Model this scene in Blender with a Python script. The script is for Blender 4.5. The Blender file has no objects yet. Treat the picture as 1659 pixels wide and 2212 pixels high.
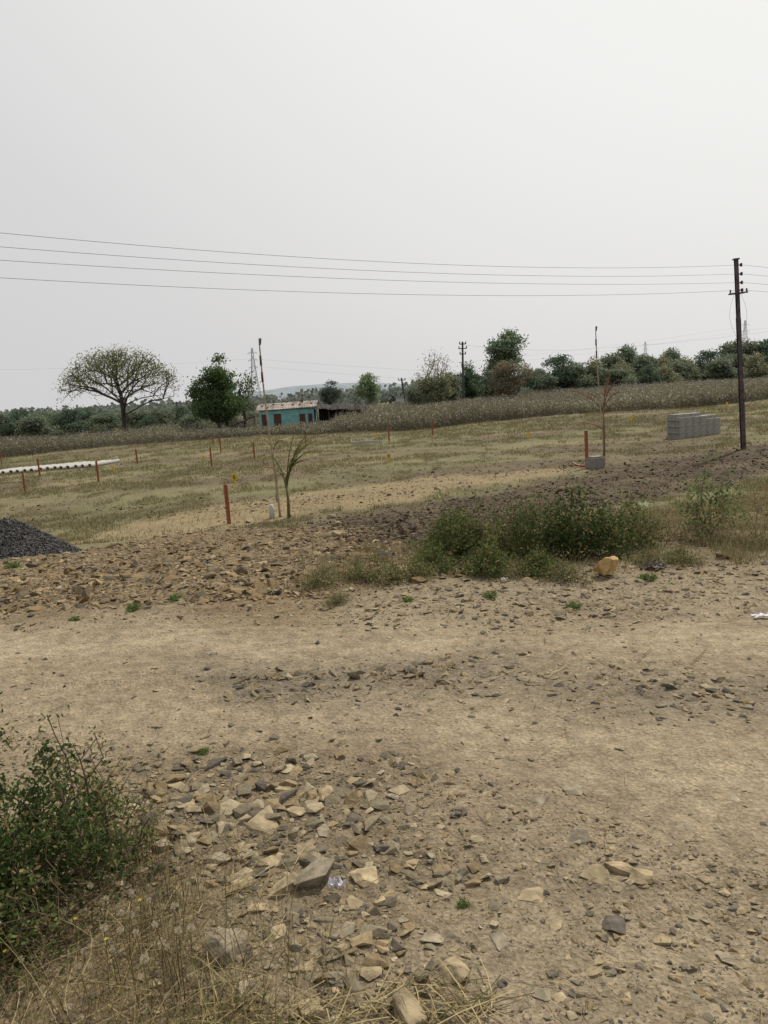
import bpy, math, random
import numpy as np
from mathutils import Vector, Matrix, noise as mnoise
random.seed(7); RNG=np.random.default_rng(7)
COL=bpy.context.scene.collection
scene=bpy.context.scene

# ------------------------------------------------------------------ survey
P=math.radians(8.8); R=math.radians(3.4); CZ=1.6; F=1659.0
cr,sr=math.cos(R),math.sin(R)
def _hash(xi,yi,seed):
    h=(xi*374761393+yi*668265263+seed*1274126177)&0xffffffff
    h=((h^(h>>13))*1274126177)&0xffffffff
    h=(h^(h>>16))
    return h/4294967295.0
def vnoise(x,y,seed=0):
    x=np.asarray(x,float);y=np.asarray(y,float)
    xi=np.floor(x).astype(np.int64);yi=np.floor(y).astype(np.int64)
    fx=x-xi;fy=y-yi
    fx=fx*fx*(3-2*fx);fy=fy*fy*(3-2*fy)
    a=_hash(xi,yi,seed);b=_hash(xi+1,yi,seed);c=_hash(xi,yi+1,seed);d=_hash(xi+1,yi+1,seed)
    return (a*(1-fx)+b*fx)*(1-fy)+(c*(1-fx)+d*fx)*fy
def fbm(x,y,oct=4,seed=0):
    s=0;a=.5;t=0
    for i in range(oct):
        s=s+a*vnoise(x*2**i+17.3*i,y*2**i-9.1*i,seed+i*13);t+=a;a*=.5
    return s/t-0.5
def base(x,y):
    s=np.clip((y-6.5)/13.5,0,1); s=.6*s+.4*s*s*(3-2*s)
    return -1.55*s+0.018*np.clip(x,-40,40)*s
def height(x,y):
    x=np.asarray(x,float);y=np.asarray(y,float)
    z=base(x,y)
    z=z+0.07*fbm(x*.5,y*.5,3,5)*np.clip((y-1)/3,0.3,1)
    near=np.clip((28-y)/12,0,1)
    z=z+near*(0.045*fbm(x*2.2,y*2.2,4,9))
    nn=np.clip((10-y)/4,0,1)
    z=z+nn*0.018*fbm(x*13,y*13,3,21)
    z=z+nn*0.032*fbm(x*.45+3,y*7+.6*x,3,77)*np.clip((y-2.6)/1.0,0,1)
    return z
def hz(x,y): return float(height(x,y))
def ray(u,v):
    a=(u-829.5)/F; b=-(v-1106)/F
    a2=a*cr+b*sr; b2=-a*sr+b*cr
    return a2,math.cos(P)+b2*math.sin(P),-math.sin(P)+b2*math.cos(P)
def G(u,v):
    a,dy,dz=ray(u,v); t=np.geomspace(0.5,3000,6000)
    m=np.nonzero(CZ+dz*t<base(a*t,dy*t))[0]
    i=m[0] if len(m) else -1
    return float(a*t[i]),float(dy*t[i])
def at(u,v,d):
    a,dy,dz=ray(u,v); t=d/dy
    return Vector((a*t,d,CZ+dz*t))
def inpoly(x,y,poly):
    ins=np.zeros(x.shape,bool); n=len(poly)
    for i in range(n):
        x1,y1=poly[i];x2,y2=poly[(i+1)%n]
        c=((y1>y)!=(y2>y))&(x<(x2-x1)*(y-y1)/((y2-y1) if y2!=y1 else 1e-9)+x1)
        ins^=c
    return ins
def pdist(x,y,poly):
    d=np.full(x.shape,1e9); n=len(poly)
    for i in range(n):
        x1,y1=poly[i];x2,y2=poly[(i+1)%n]
        ex,ey=x2-x1,y2-y1;L=ex*ex+ey*ey+1e-9
        t=np.clip(((x-x1)*ex+(y-y1)*ey)/L,0,1)
        d=np.minimum(d,np.hypot(x-x1-t*ex,y-y1-t*ey))
    return np.where(inpoly(x,y,poly),d,-d)
def zone(pts): return [G(u,v) for u,v in pts]
def mask(x,y,poly,soft,nz=.0,ns=1.0,seed=3):
    d=pdist(x,y,poly)
    if nz: d=d+nz*2*fbm(x*ns,y*ns,3,seed)
    return np.clip(d/soft+.5,0,1)

Z_T1=zone([(-300,1362),(0,1362),(400,1358),(830,1366),(1300,1352),(1659,1330),(2000,1310),(2000,1380),(1659,1405),(1200,1428),(800,1410),(400,1435),(0,1455),(-300,1470)])
Z_T2=zone([(-300,1485),(0,1485),(400,1500),(900,1508),(1300,1535),(1659,1600),(2100,1700),(2100,1850),(1659,1800),(1300,1690),(900,1630),(500,1590),(0,1580),(-300,1580)])
Z_GR=zone([(430,1455),(850,1428),(1120,1440),(1400,1450),(1659,1490),(1659,1530),(1280,1515),(1000,1500),(600,1496),(430,1490)])
Z_RK=zone([(-200,1240),(0,1215),(180,1190),(330,1162),(500,1143),(760,1138),(900,1180),(920,1250),(700,1290),(640,1335),(350,1330),(0,1345),(-200,1360)])
Z_DK=zone([(700,1128),(900,1093),(1000,1073),(1300,1014),(1500,981),(1659,957),(2100,875),(2100,945),(1659,1024),(1400,1072),(1200,1108),(980,1165),(840,1172)])
Z_SA=zone([(100,1180),(200,1140),(500,1085),(900,1035),(1200,1010),(1250,1014),(1100,1042),(900,1080),(700,1112),(480,1145),(250,1170)])
Z_BU=zone([(880,1165),(1100,1125),(1400,1098),(1659,1055),(2000,1015),(2000,1160),(1659,1215),(1400,1235),(1200,1262),(900,1262),(640,1290),(700,1230)])
Z_HV=zone([(300,1650),(600,1640),(850,1690),(980,1850),(1000,2212),(600,2212),(500,2000),(260,1850)])
Z_ST=zone([(-250,1800),(150,1820),(380,1900),(500,2010),(620,2110),(700,2230),(400,2600),(-700,2600)])
ctn=zone([(-300,1030),(0,990),(200,968),(560,942),(880,932),(1200,897),(1500,880),(1659,864),(1900,840)])
Z_CT=ctn+[(200,300),(60,270),(20,190),(4,130),(-14,112),(-34,98),(-70,94),(-150,90)]

# ------------------------------------------------------------------ materials
def nt(m):
    m.use_nodes=True; n=m.node_tree.nodes; l=m.node_tree.links
    return n,l,n["Principled BSDF"]
def ramp(n,c0,c1,p0=0.3,p1=0.7):
    r=n.new("ShaderNodeValToRGB");r.color_ramp.elements[0].position=p0;r.color_ramp.elements[1].position=p1
    r.color_ramp.elements[0].color=(*c0,1);r.color_ramp.elements[1].color=(*c1,1);return r
MATS={}
def simple(name,c,rough=.85,var=.25,scale=8,bump=.2,metal=0,spec=.25,c2=None):
    if name in MATS:return MATS[name]
    m=bpy.data.materials.new(name);n,l,b=nt(m)
    tc=n.new("ShaderNodeTexCoord");no=n.new("ShaderNodeTexNoise");no.inputs["Scale"].default_value=scale;no.inputs["Detail"].default_value=6
    l.new(tc.outputs["Object"],no.inputs["Vector"])
    lo=tuple(x*(1-var) for x in c);hi=tuple(min(1,x*(1+var)) for x in (c2 or c))
    r=ramp(n,lo,hi);l.new(no.outputs["Fac"],r.inputs[0]);l.new(r.outputs[0],b.inputs["Base Color"])
    b.inputs["Roughness"].default_value=rough;b.inputs["Metallic"].default_value=metal
    b.inputs["Specular IOR Level"].default_value=spec
    if bump:
        bp=n.new("ShaderNodeBump");bp.inputs["Strength"].default_value=bump;bp.inputs["Distance"].default_value=.02
        l.new(no.outputs["Fac"],bp.inputs["Height"]);l.new(bp.outputs[0],b.inputs["Normal"])
    MATS[name]=m;return m
def leafmat(name,trans):
    m=bpy.data.materials.new(name);n,l,b=nt(m);n.remove(b)
    a=n.new("ShaderNodeAttribute");a.attribute_name="Col"
    d=n.new("ShaderNodeBsdfDiffuse");t=n.new("ShaderNodeBsdfTranslucent");ms=n.new("ShaderNodeMixShader");ms.inputs[0].default_value=trans
    l.new(a.outputs["Color"],d.inputs[0]);l.new(a.outputs["Color"],t.inputs[0]);l.new(d.outputs[0],ms.inputs[1]);l.new(t.outputs[0],ms.inputs[2]);l.new(ms.outputs[0],n["Material Output"].inputs[0])
    return m
def attrmat(name,var=.2,scale=30,bump=.3,rough=.95,objrand=False,dist=.01,detail=5):
    m=bpy.data.materials.new(name);n,l,b=nt(m)
    at_=n.new("ShaderNodeAttribute");at_.attribute_name="Col"
    geo=n.new("ShaderNodeNewGeometry");no=n.new("ShaderNodeTexNoise");no.inputs["Scale"].default_value=scale;no.inputs["Detail"].default_value=detail
    l.new(geo.outputs["Position"],no.inputs["Vector"])
    mr=n.new("ShaderNodeMapRange");mr.inputs[1].default_value=.25;mr.inputs[2].default_value=.75;mr.inputs[3].default_value=1-var;mr.inputs[4].default_value=1+var
    l.new(no.outputs["Fac"],mr.inputs[0])
    mx=n.new("ShaderNodeVectorMath");mx.operation='SCALE';l.new(at_.outputs["Color"],mx.inputs[0]);l.new(mr.outputs[0],mx.inputs["Scale"])
    out=mx.outputs[0]
    if objrand:
        oi=n.new("ShaderNodeObjectInfo");m2=n.new("ShaderNodeMix");m2.data_type='RGBA';m2.blend_type='MULTIPLY';m2.inputs[0].default_value=1
        r=ramp(n,(.75,.73,.7),(1.12,1.08,1.02),0,1);l.new(oi.outputs["Random"],r.inputs[0]);l.new(out,m2.inputs[6]);l.new(r.outputs[0],m2.inputs[7]);out=m2.outputs[2]
    l.new(out,b.inputs["Base Color"]);b.inputs["Roughness"].default_value=rough;b.inputs["Specular IOR Level"].default_value=.15
    if bump:
        bp=n.new("ShaderNodeBump");bp.inputs["Strength"].default_value=bump;bp.inputs["Distance"].default_value=dist
        l.new(no.outputs["Fac"],bp.inputs["Height"]);l.new(bp.outputs[0],b.inputs["Normal"])
    return m
M_LEAF=leafmat("leaf_foliage",.4)
M_NLEAF=leafmat("near_leaf_foliage",.4)
M_GRASS=leafmat("grass_blades",.3)
M_STONE=attrmat("stone_surface",.3,55,.6,.95,False,.006,4)
M_ROCK=attrmat("rock_surface",.45,22,.9,.95,True,.014,7)
M_BARK=attrmat("bark_surface",.3,9,.5,.95)

def ground_mat():
    m=bpy.data.materials.new("ground_earth");n,l,b=nt(m)
    a=n.new("ShaderNodeAttribute");a.attribute_name="Col"
    geo=n.new("ShaderNodeNewGeometry")
    def noise(s,d=8,dist=0):
        x=n.new("ShaderNodeTexNoise");x.inputs["Scale"].default_value=s;x.inputs["Detail"].default_value=d;x.inputs["Distortion"].default_value=dist
        l.new(geo.outputs["Position"],x.inputs["Vector"]);return x
    def mr(src,lo,hi,a0=.3,a1=.7):
        q=n.new("ShaderNodeMapRange");q.inputs[1].default_value=a0;q.inputs[2].default_value=a1;q.inputs[3].default_value=lo;q.inputs[4].default_value=hi;l.new(src,q.inputs[0]);return q.outputs[0]
    def mul(p,q):
        x=n.new("ShaderNodeMath");x.operation='MULTIPLY';l.new(p,x.inputs[0]);l.new(q,x.inputs[1]);return x.outputs[0]
    n1=noise(1.7,7,.5);n2=noise(11,9);n3=noise(60,6,.4)
    vo=n.new("ShaderNodeTexVoronoi");vo.inputs["Scale"].default_value=110;l.new(geo.outputs["Position"],vo.inputs["Vector"])
    sep=n.new("ShaderNodeSeparateColor");l.new(vo.outputs["Color"],sep.inputs[0])
    f=mul(mul(mr(n1.outputs[0],.87,1.1),mr(n2.outputs[0],.76,1.2)),mul(mr(n3.outputs[0],.74,1.22),mr(sep.outputs[0],.84,1.14,0,1)))
    sc=n.new("ShaderNodeVectorMath");sc.operation='SCALE';l.new(a.outputs["Color"],sc.inputs[0]);l.new(f,sc.inputs["Scale"])
    l.new(sc.outputs[0],b.inputs["Base Color"]);b.inputs["Roughness"].default_value=1;b.inputs["Specular IOR Level"].default_value=.1
    ad=n.new("ShaderNodeMath");ad.operation='ADD';l.new(mr(n2.outputs[0],0,1.6,0,1),ad.inputs[0]);l.new(mr(n3.outputs[0],0,.7,0,1),ad.inputs[1])
    bp=n.new("ShaderNodeBump");bp.inputs["Strength"].default_value=.85;bp.inputs["Distance"].default_value=.025
    l.new(ad.outputs[0],bp.inputs["Height"]);l.new(bp.outputs[0],b.inputs["Normal"])
    return m
M_GROUND=ground_mat()

# ------------------------------------------------------------------ mesh helpers
def npmesh(name,V,Fc,C=None,mat=None,smooth=False):
    V=np.asarray(V,np.float32);Fc=np.asarray(Fc,np.int32)
    me=bpy.data.meshes.new(name);k=Fc.shape[1];nf=len(Fc)
    me.vertices.add(len(V));me.vertices.foreach_set("co",V.ravel())
    me.loops.add(nf*k);me.loops.foreach_set("vertex_index",Fc.ravel())
    me.polygons.add(nf);me.polygons.foreach_set("loop_start",np.arange(0,nf*k,k,dtype=np.int32))
    me.polygons.foreach_set("use_smooth",np.full(nf,smooth))
    if C is not None:
        at_=me.color_attributes.new("Col",'FLOAT_COLOR','POINT')
        C4=np.ones((len(V),4),np.float32);C4[:,:3]=C;at_.data.foreach_set("color",C4.ravel())
    me.update(calc_edges=True)
    if mat:me.materials.append(mat)
    return me
def obj(name,me,parent=None,loc=None,label=None,category=None,group=None,kind=None):
    o=bpy.data.objects.new(name,me);COL.objects.link(o)
    if parent:o.parent=parent
    if loc is not None:o.location=loc
    if label:o["label"]=label
    if category:o["category"]=category
    if group:o["group"]=group
    if kind:o["kind"]=kind
    return o
class MB:
    def __init__(s):s.v=[];s.f=[];s.c=[]
    def box(s,c,d,rot=0,col=(.5,.5,.5),tilt=None):
        cx,cy,cz=c;dx,dy,dz=d[0]/2,d[1]/2,d[2]/2;i=len(s.v);M=Matrix.Rotation(rot,3,'Z')
        if tilt is not None:M=M@tilt
        for z in(-dz,dz):
            for x,y in((-dx,-dy),(dx,-dy),(dx,dy),(-dx,dy)):
                p=M@Vector((x,y,z));s.v.append((cx+p.x,cy+p.y,cz+p.z));s.c.append(col)
        for q in((3,2,1,0),(4,5,6,7),(0,1,5,4),(1,2,6,5),(2,3,7,6),(3,0,4,7)):s.f.append([i+k for k in q])
        return s
    def tube(s,pts,rad,n=8,col=(.5,.5,.5),cap=True):
        pts=[Vector(p) for p in pts]
        if not hasattr(rad,'__len__'):rad=[rad]*len(pts)
        i0=len(s.v)
        for k,p in enumerate(pts):
            d=(pts[min(k+1,len(pts)-1)]-pts[max(k-1,0)]).normalized()
            if k==0:
                a=d.orthogonal().normalized()
            else:
                a=(a-d*a.dot(d)).normalized()
            b=d.cross(a)
            for j in range(n):
                t=2*math.pi*j/n;q=p+(a*math.cos(t)+b*math.sin(t))*rad[k];s.v.append(tuple(q));s.c.append(col)
        for k in range(len(pts)-1):
            for j in range(n):
                a0=i0+k*n+j;a1=i0+k*n+(j+1)%n;s.f.append([a0,a1,a1+n,a0+n])
        if cap:
            s.f.append([i0+j for j in range(n)][::-1]);e=i0+(len(pts)-1)*n;s.f.append([e+j for j in range(n)])
        return s
    def quad(s,a,b,c,d,col=(.5,.5,.5)):
        i=len(s.v);s.v+=[tuple(a),tuple(b),tuple(c),tuple(d)];s.c+=[col]*4;s.f.append([i,i+1,i+2,i+3]);return s
    def mesh(s,name,mat,smooth=False):
        me=bpy.data.meshes.new(name);me.from_pydata(s.v,[],s.f)
        a=me.color_attributes.new("Col",'FLOAT_COLOR','POINT')
        a.data.foreach_set("color",np.array([(*c,1) for c in s.c],np.float32).ravel())
        if smooth:
            for p in me.polygons:p.use_smooth=True
        me.materials.append(mat);me.update();return me
def empty(name,loc,label,category,group=None):
    return obj(name,None,None,loc,label,category,group)

# ------------------------------------------------------------------ ground
def axis_pos(start,dense_end,step,end,g):
    a=list(np.arange(start,dense_end,step));x=a[-1];s=step
    while x<end:
        s=max(step,min(s*1.06,g*x));x+=s;a.append(x)
    return a
ys=[-60,-30,-15,-8,-4,-2,-1,0]+axis_pos(.6,10,.045,2500,.013)
xp=axis_pos(0,5.5,.05,2000,.022)
xs=[-v for v in xp[:0:-1]]+xp
X,Y=np.meshgrid(np.array(xs),np.array(ys));nx,ny=len(xs),len(ys)
x=X.ravel();y=Y.ravel();z=height(x,y)
def lin(r,g,b):
    f=lambda c:((c/255+.055)/1.055)**2.4
    return np.array([f(r),f(g),f(b)])
ALB=.76
def A(r,g,b):return lin(r,g,b)*ALB
c_road=A(150,136,112);c_track=A(170,154,127);c_grv=A(120,111,96);c_rock=A(130,113,87);c_dk=A(88,76,62)
c_sand=A(154,136,104);c_grass=A(128,121,90);c_soil=A(110,97,79);c_green=A(120,119,82);c_ct=A(108,101,88);c_far_haze=A(135,140,124)
def lerp(c,t,m):return c*(1-m[:,None])+np.asarray(t)*m[:,None]
C=np.tile(c_road,(len(x),1))
n1=fbm(x*.8,y*.8,4,31);n2=fbm(x*.15,y*.25,4,41);n3=fbm(x*3,y*3,3,51)
C=lerp(C,A(134,119,97),np.clip(n1*3+.35,0,1)*.5)
trk=np.maximum(mask(x,y,Z_T1,.8,.25,.9),mask(x,y,Z_T2,.9,.3,.8))
C=lerp(C,c_track,trk*.9)
C=lerp(C,A(144,129,105),np.clip(fbm(x*.5,y*7+.5*x,3,19)*5,0,1)*trk*.6)
C=lerp(C,c_grv,mask(x,y,Z_GR,.5,.4,1.5)*.85)
C=lerp(C,A(126,111,89),mask(x,y,Z_HV,.4,.3,1.5)*.7)
C=lerp(C,A(116,101,75),mask(x,y,Z_ST,.3,.3,1.5)*.8)
fld=np.clip((y-9.3+fbm(x*.5,y*.5,3,8)*2)/1.5,0,1)
gr=c_grass+0*C
gr=lerp(gr,c_soil,np.clip(n2*5+.55,0,1)*.85);gr=lerp(gr,c_green,np.clip(fbm(x*.12,y*.3,4,77)*6,0,1)*.5)
gr=lerp(gr,c_sand,np.clip(fbm(x*.2,y*.35,3,97)*6-.6,0,1)*.5)
C=C*(1-fld[:,None])+gr*fld[:,None]
C=lerp(C,c_sand,mask(x,y,Z_SA,1.0,1.0,.5)*.8)
C=lerp(C,A(120,106,80),mask(x,y,Z_BU,.6,.6,1)*.8)
C=lerp(C,c_dk,mask(x,y,Z_DK,1.4,1.3,1.2)*np.clip(.9+fbm(x*.9,y*1.5,4,15)*1.6,0,1))
C=lerp(C,c_rock,mask(x,y,Z_RK,.5,.5,1)*.9)
C=lerp(C,c_ct,np.clip((pdist(x,y,Z_CT)+1)/3,0,1)*(y>50))
C=lerp(C,c_far_haze,np.clip((y-240)/200,0,1));C=lerp(C,A(166,172,174),np.clip((y-450)/600,0,1))  # aerial haze painted into far ground: fades to bluish grey with distance
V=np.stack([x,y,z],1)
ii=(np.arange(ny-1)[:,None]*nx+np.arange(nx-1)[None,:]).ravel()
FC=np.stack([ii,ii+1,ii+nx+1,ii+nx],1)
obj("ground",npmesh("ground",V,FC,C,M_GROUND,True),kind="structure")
rp=zone([(-900,1352),(0,1352),(700,1358),(1300,1350),(1659,1320),(2300,1270),(2600,1700),(2100,1900),(1659,1850),(1200,1700),(700,1610),(0,1590),(-900,1590)])
fcx=x[FC].mean(1);fcy=y[FC].mean(1)
sel=mask(fcx,fcy,rp,.01,.3,1.2)>.5
F2=FC[sel];us,inv=np.unique(F2,return_inverse=True);V2=V[us].copy();inv=inv.reshape(F2.shape)
cnt=np.bincount(inv.ravel(),minlength=len(us));V2[:,2]+=np.where(cnt>=4,.004,-.02)
obj("dirt_road",npmesh("dirt_road",V2,inv,C[us],M_GROUND,True),kind="structure")

# ------------------------------------------------------------------ stones
import bmesh
def hull(seed,n=14,flat=.5,el=1.0):
    r=random.Random(seed);bm=bmesh.new()
    for i in range(n):
        v=Vector((r.gauss(0,1),r.gauss(0,1),r.gauss(0,1))).normalized()
        v=Vector((v.x*el*r.uniform(.7,1.15),v.y*r.uniform(.7,1.15),v.z*flat));bm.verts.new(v)
    bmesh.ops.convex_hull(bm,input=bm.verts);
    bmesh.ops.delete(bm,geom=[v for v in bm.verts if not v.link_faces],context='VERTS')
    bmesh.ops.triangulate(bm,faces=bm.faces)
    bm.verts.index_update()
    v=np.array([q.co[:] for q in bm.verts]);f=np.array([[w.index for w in q.verts] for q in bm.faces]);bm.free()
    return v,f
HUL=[hull(i,random.Random(i).choice([8,9,10,12]),random.Random(i+50).uniform(.28,.6),random.Random(i+9).uniform(1,1.5)) for i in range(24)]
def rotmats(n,tilt):
    a=RNG.uniform(0,2*np.pi,n);ca,sa=np.cos(a),np.sin(a);t=RNG.normal(0,tilt,n);ct,st=np.cos(t),np.sin(t);b=RNG.uniform(0,2*np.pi,n);cb,sb=np.cos(b),np.sin(b)
    Z=np.zeros(n);O=np.ones(n)
    Rz=np.stack([ca,-sa,Z,sa,ca,Z,Z,Z,O],1).reshape(n,3,3);Rx=np.stack([O,Z,Z,Z,ct,-st,Z,st,ct],1).reshape(n,3,3);Rb=np.stack([cb,-sb,Z,sb,cb,Z,Z,Z,O],1).reshape(n,3,3)
    return Rb@Rx@Rz
def stones(px,py,size,cols,sink=.15,tilt=.3,zoff=None):
    Vs=[];Fs=[];Cs=[];off=0;n=len(px);which=RNG.integers(0,len(HUL),n);pz=height(px,py) if zoff is None else zoff
    for k,(hv,hf) in enumerate(HUL):
        id=np.nonzero(which==k)[0]
        if not len(id):continue
        Rm=rotmats(len(id),tilt);W=np.einsum('nij,vj->nvi',Rm,hv)*size[id][:,None,None]
        W[:,:,0]+=px[id][:,None];W[:,:,1]+=py[id][:,None];W[:,:,2]+=(pz[id]+size[id]*(.45-sink)*.6)[:,None]
        nv=len(hv);Vs.append(W.reshape(-1,3));Fs.append((hf[None]+(np.arange(len(id))*nv)[:,None,None]+off).reshape(-1,3));off+=nv*len(id)
        Cs.append(np.repeat(cols[id],nv,0))
    return np.concatenate(Vs),np.concatenate(Fs),np.concatenate(Cs)
PAL=np.array([A(146,134,110),A(166,152,124),A(128,117,96),A(112,103,87),A(140,122,92),A(94,87,77),A(156,138,106)])
def pcol(n,w=None,dark=0):
    w=np.array(w if w is not None else [3,1.8,3,2,3,1,2],float);w/=w.sum()
    c=PAL[RNG.choice(len(PAL),n,p=w)]*RNG.uniform(.8,1.12,(n,1));return c
def cand(n,y0,y1,pw=1.0,k=.62):
    t=RNG.uniform(0,1,n);yy=y0*(y1/y0)**t;xx=RNG.uniform(-1,1,n)*(yy*k+.3);return xx,yy
xx,yy=cand(290000,1.2,11)
dens=.48+.5*fbm(xx*.9,yy*.9,3,61)*2
t12=np.maximum(mask(xx,yy,Z_T1,.5,.3,.9),mask(xx,yy,Z_T2,.6,.35,.8))
dens=dens*(1-.66*t12)+.7*mask(xx,yy,Z_GR,.5,.4,1.5)+.4*mask(xx,yy,Z_HV,.5,.3,1.5)
dens=np.clip(dens,0.06,1.0)*(1-.8*mask(xx,yy,Z_BU,.5,.5,1))
k=RNG.uniform(0,1,len(xx))<dens*.62
xx,yy=xx[k],yy[k]
hv=mask(xx,yy,Z_HV,.5,.3,1.5);t12=t12[k];gz=mask(xx,yy,Z_GR,.5,.4,1.5)
sz=.0027*(1-RNG.uniform(0,1,len(xx)))**(-.59);sz=np.clip(sz,0,.022+.024*hv)*(1-.4*t12)*(1+.5*gz)*(1+.2*hv)*np.clip(yy/3.2,.75,1.6)
cc=pcol(len(xx));cc=cc*(1-.22*gz[:,None])*(1-.05*hv[:,None])
V1,F1,C1=stones(xx,yy,sz,cc,sink=.3)
xx,yy=cand(130000,6,24,k=.6)
mk=mask(xx,yy,Z_RK,.8,.6,1)*np.clip(.75+fbm(xx*.9,yy*.5,3,23)*2,.15,1)
k=RNG.uniform(0,1,len(xx))<np.clip(mk*.7+.04*(yy<20),0,1);k&=~((yy>9)&(mk<.1)&(RNG.uniform(0,1,len(xx))<.7))
xx,yy=xx[k],yy[k]
sz=np.clip(.0115*(1-RNG.uniform(0,1,len(xx)))**(-.43),0,.075)
V3,F3,C3=stones(xx,yy,sz,pcol(len(xx),[3,1.6,3,2,4,1,2])*np.array([.94,.88,.81]),tilt=.5,sink=.38)
xx,yy=cand(90000,8,40,k=.62);mk=mask(xx,yy,Z_DK,1.2,1.1,1.2);k=RNG.uniform(0,1,len(xx))<mk*.75;xx,yy=xx[k],yy[k]
sz=np.clip(.018*(1-RNG.uniform(0,1,len(xx)))**(-.45),0,.085)
V4,F4,C4=stones(xx,yy,sz,np.tile(c_dk,(len(xx),1))*RNG.uniform(.7,1.5,(len(xx),1)),sink=.35,tilt=.6)
xx,yy=cand(30000,18,70,k=.6);k=RNG.uniform(0,1,len(xx))<np.clip(fbm(xx*.15,yy*.25,4,41)*5+.5,0,1)*.6;xx,yy=xx[k],yy[k]
sz=np.clip(.025*(1-RNG.uniform(0,1,len(xx)))**(-.4),0,.08)
V5,F5,C5=stones(xx,yy,sz,np.tile(c_soil,(len(xx),1))*RNG.uniform(.65,1.15,(len(xx),1)),sink=.3)
def cat(*a):
    V=[];Fx=[];Cx=[];o=0
    for v,f,c in a:V.append(v);Fx.append(f+o);Cx.append(c);o+=len(v)
    return np.concatenate(V),np.concatenate(Fx),np.concatenate(Cx)
v,f,c=cat((V1,F1,C1),(V3,F3,C3))
obj("gravel",npmesh("gravel",v,f,c,M_STONE),kind="stuff",label="loose angular tan gravel scattered over the dirt")
v,f,c=cat((V4,F4,C4),(V5,F5,C5))
obj("soil_clods",npmesh("soil_clods",v,f,c,M_STONE),kind="stuff",label="dark crumbly clods of ploughed soil")

def rockmesh(seed,flat,el,col,n=13):
    r=random.Random(seed);bm=bmesh.new()
    for i in range(n):
        v=Vector((r.gauss(0,1),r.gauss(0,1),r.gauss(0,1))).normalized();q=r.uniform(.72,1.1);bm.verts.new((v.x*el*q,v.y*q,max(-.7,min(.7,v.z))*flat*1.35))
    bmesh.ops.convex_hull(bm,input=bm.verts)
    bmesh.ops.delete(bm,geom=[v for v in bm.verts if not v.link_faces],context='VERTS')
    bmesh.ops.dissolve_limit(bm,angle_limit=.2,verts=bm.verts,edges=bm.edges)
    bmesh.ops.bevel(bm,geom=bm.edges[:],offset=.05,segments=2,affect='EDGES',profile=.6)
    bmesh.ops.triangulate(bm,faces=bm.faces)
    bmesh.ops.subdivide_edges(bm,edges=[e for e in bm.edges if e.calc_length()>.3],cuts=2,use_grid_fill=True)
    bmesh.ops.triangulate(bm,faces=bm.faces)
    for v in bm.verts:
        p=v.co*2.5+Vector((seed,0,0));v.co+=v.co.normalized()*(mnoise.noise(p)*.08+mnoise.noise(p*3)*.04)
    me=bpy.data.meshes.new("rock");bm.to_mesh(me);bm.free()
    at_=me.color_attributes.new("Col",'FLOAT_COLOR','POINT');cc=np.ones((len(me.vertices),4),np.float32);cc[:,:3]=col;at_.data.foreach_set("color",cc.ravel())
    me.materials.append(M_ROCK);return me
RKIND=[("tan",A(168,153,124),"angular tan rock half sunk in the gravel"),("grey",A(152,143,124),"grey brown broken rock lying on gravel"),("dark",A(102,96,88),"dark grey basalt rock lying on the dirt")]
RM={k:[rockmesh(100*i+j,random.Random(j).uniform(.4,.7),random.Random(j+3).uniform(1.1,1.5),c) for j in range(9)] for i,(k,c,_) in enumerate(RKIND)}
RL={k:l for k,_,l in RKIND}
nr=0
def rock(u,v,wpx,kind,flat=1.0,label=None,name="rock",rot=None):
    global nr
    px,py=G(u,v);d=math.hypot(px,py,CZ);s=wpx/F*d/2/1.1
    o=obj(name,RM[kind][nr%9],None,(px,py,hz(px,py)+s*.13*flat),label or RL[kind],"rock","rocks strewn over the dirt")
    o.scale=(s,s*random.uniform(.85,1.1),s*flat);o.rotation_euler=(random.uniform(-.15,.15),random.uniform(-.15,.15),rot if rot is not None else random.uniform(0,6.28));nr+=1;return o
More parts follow.
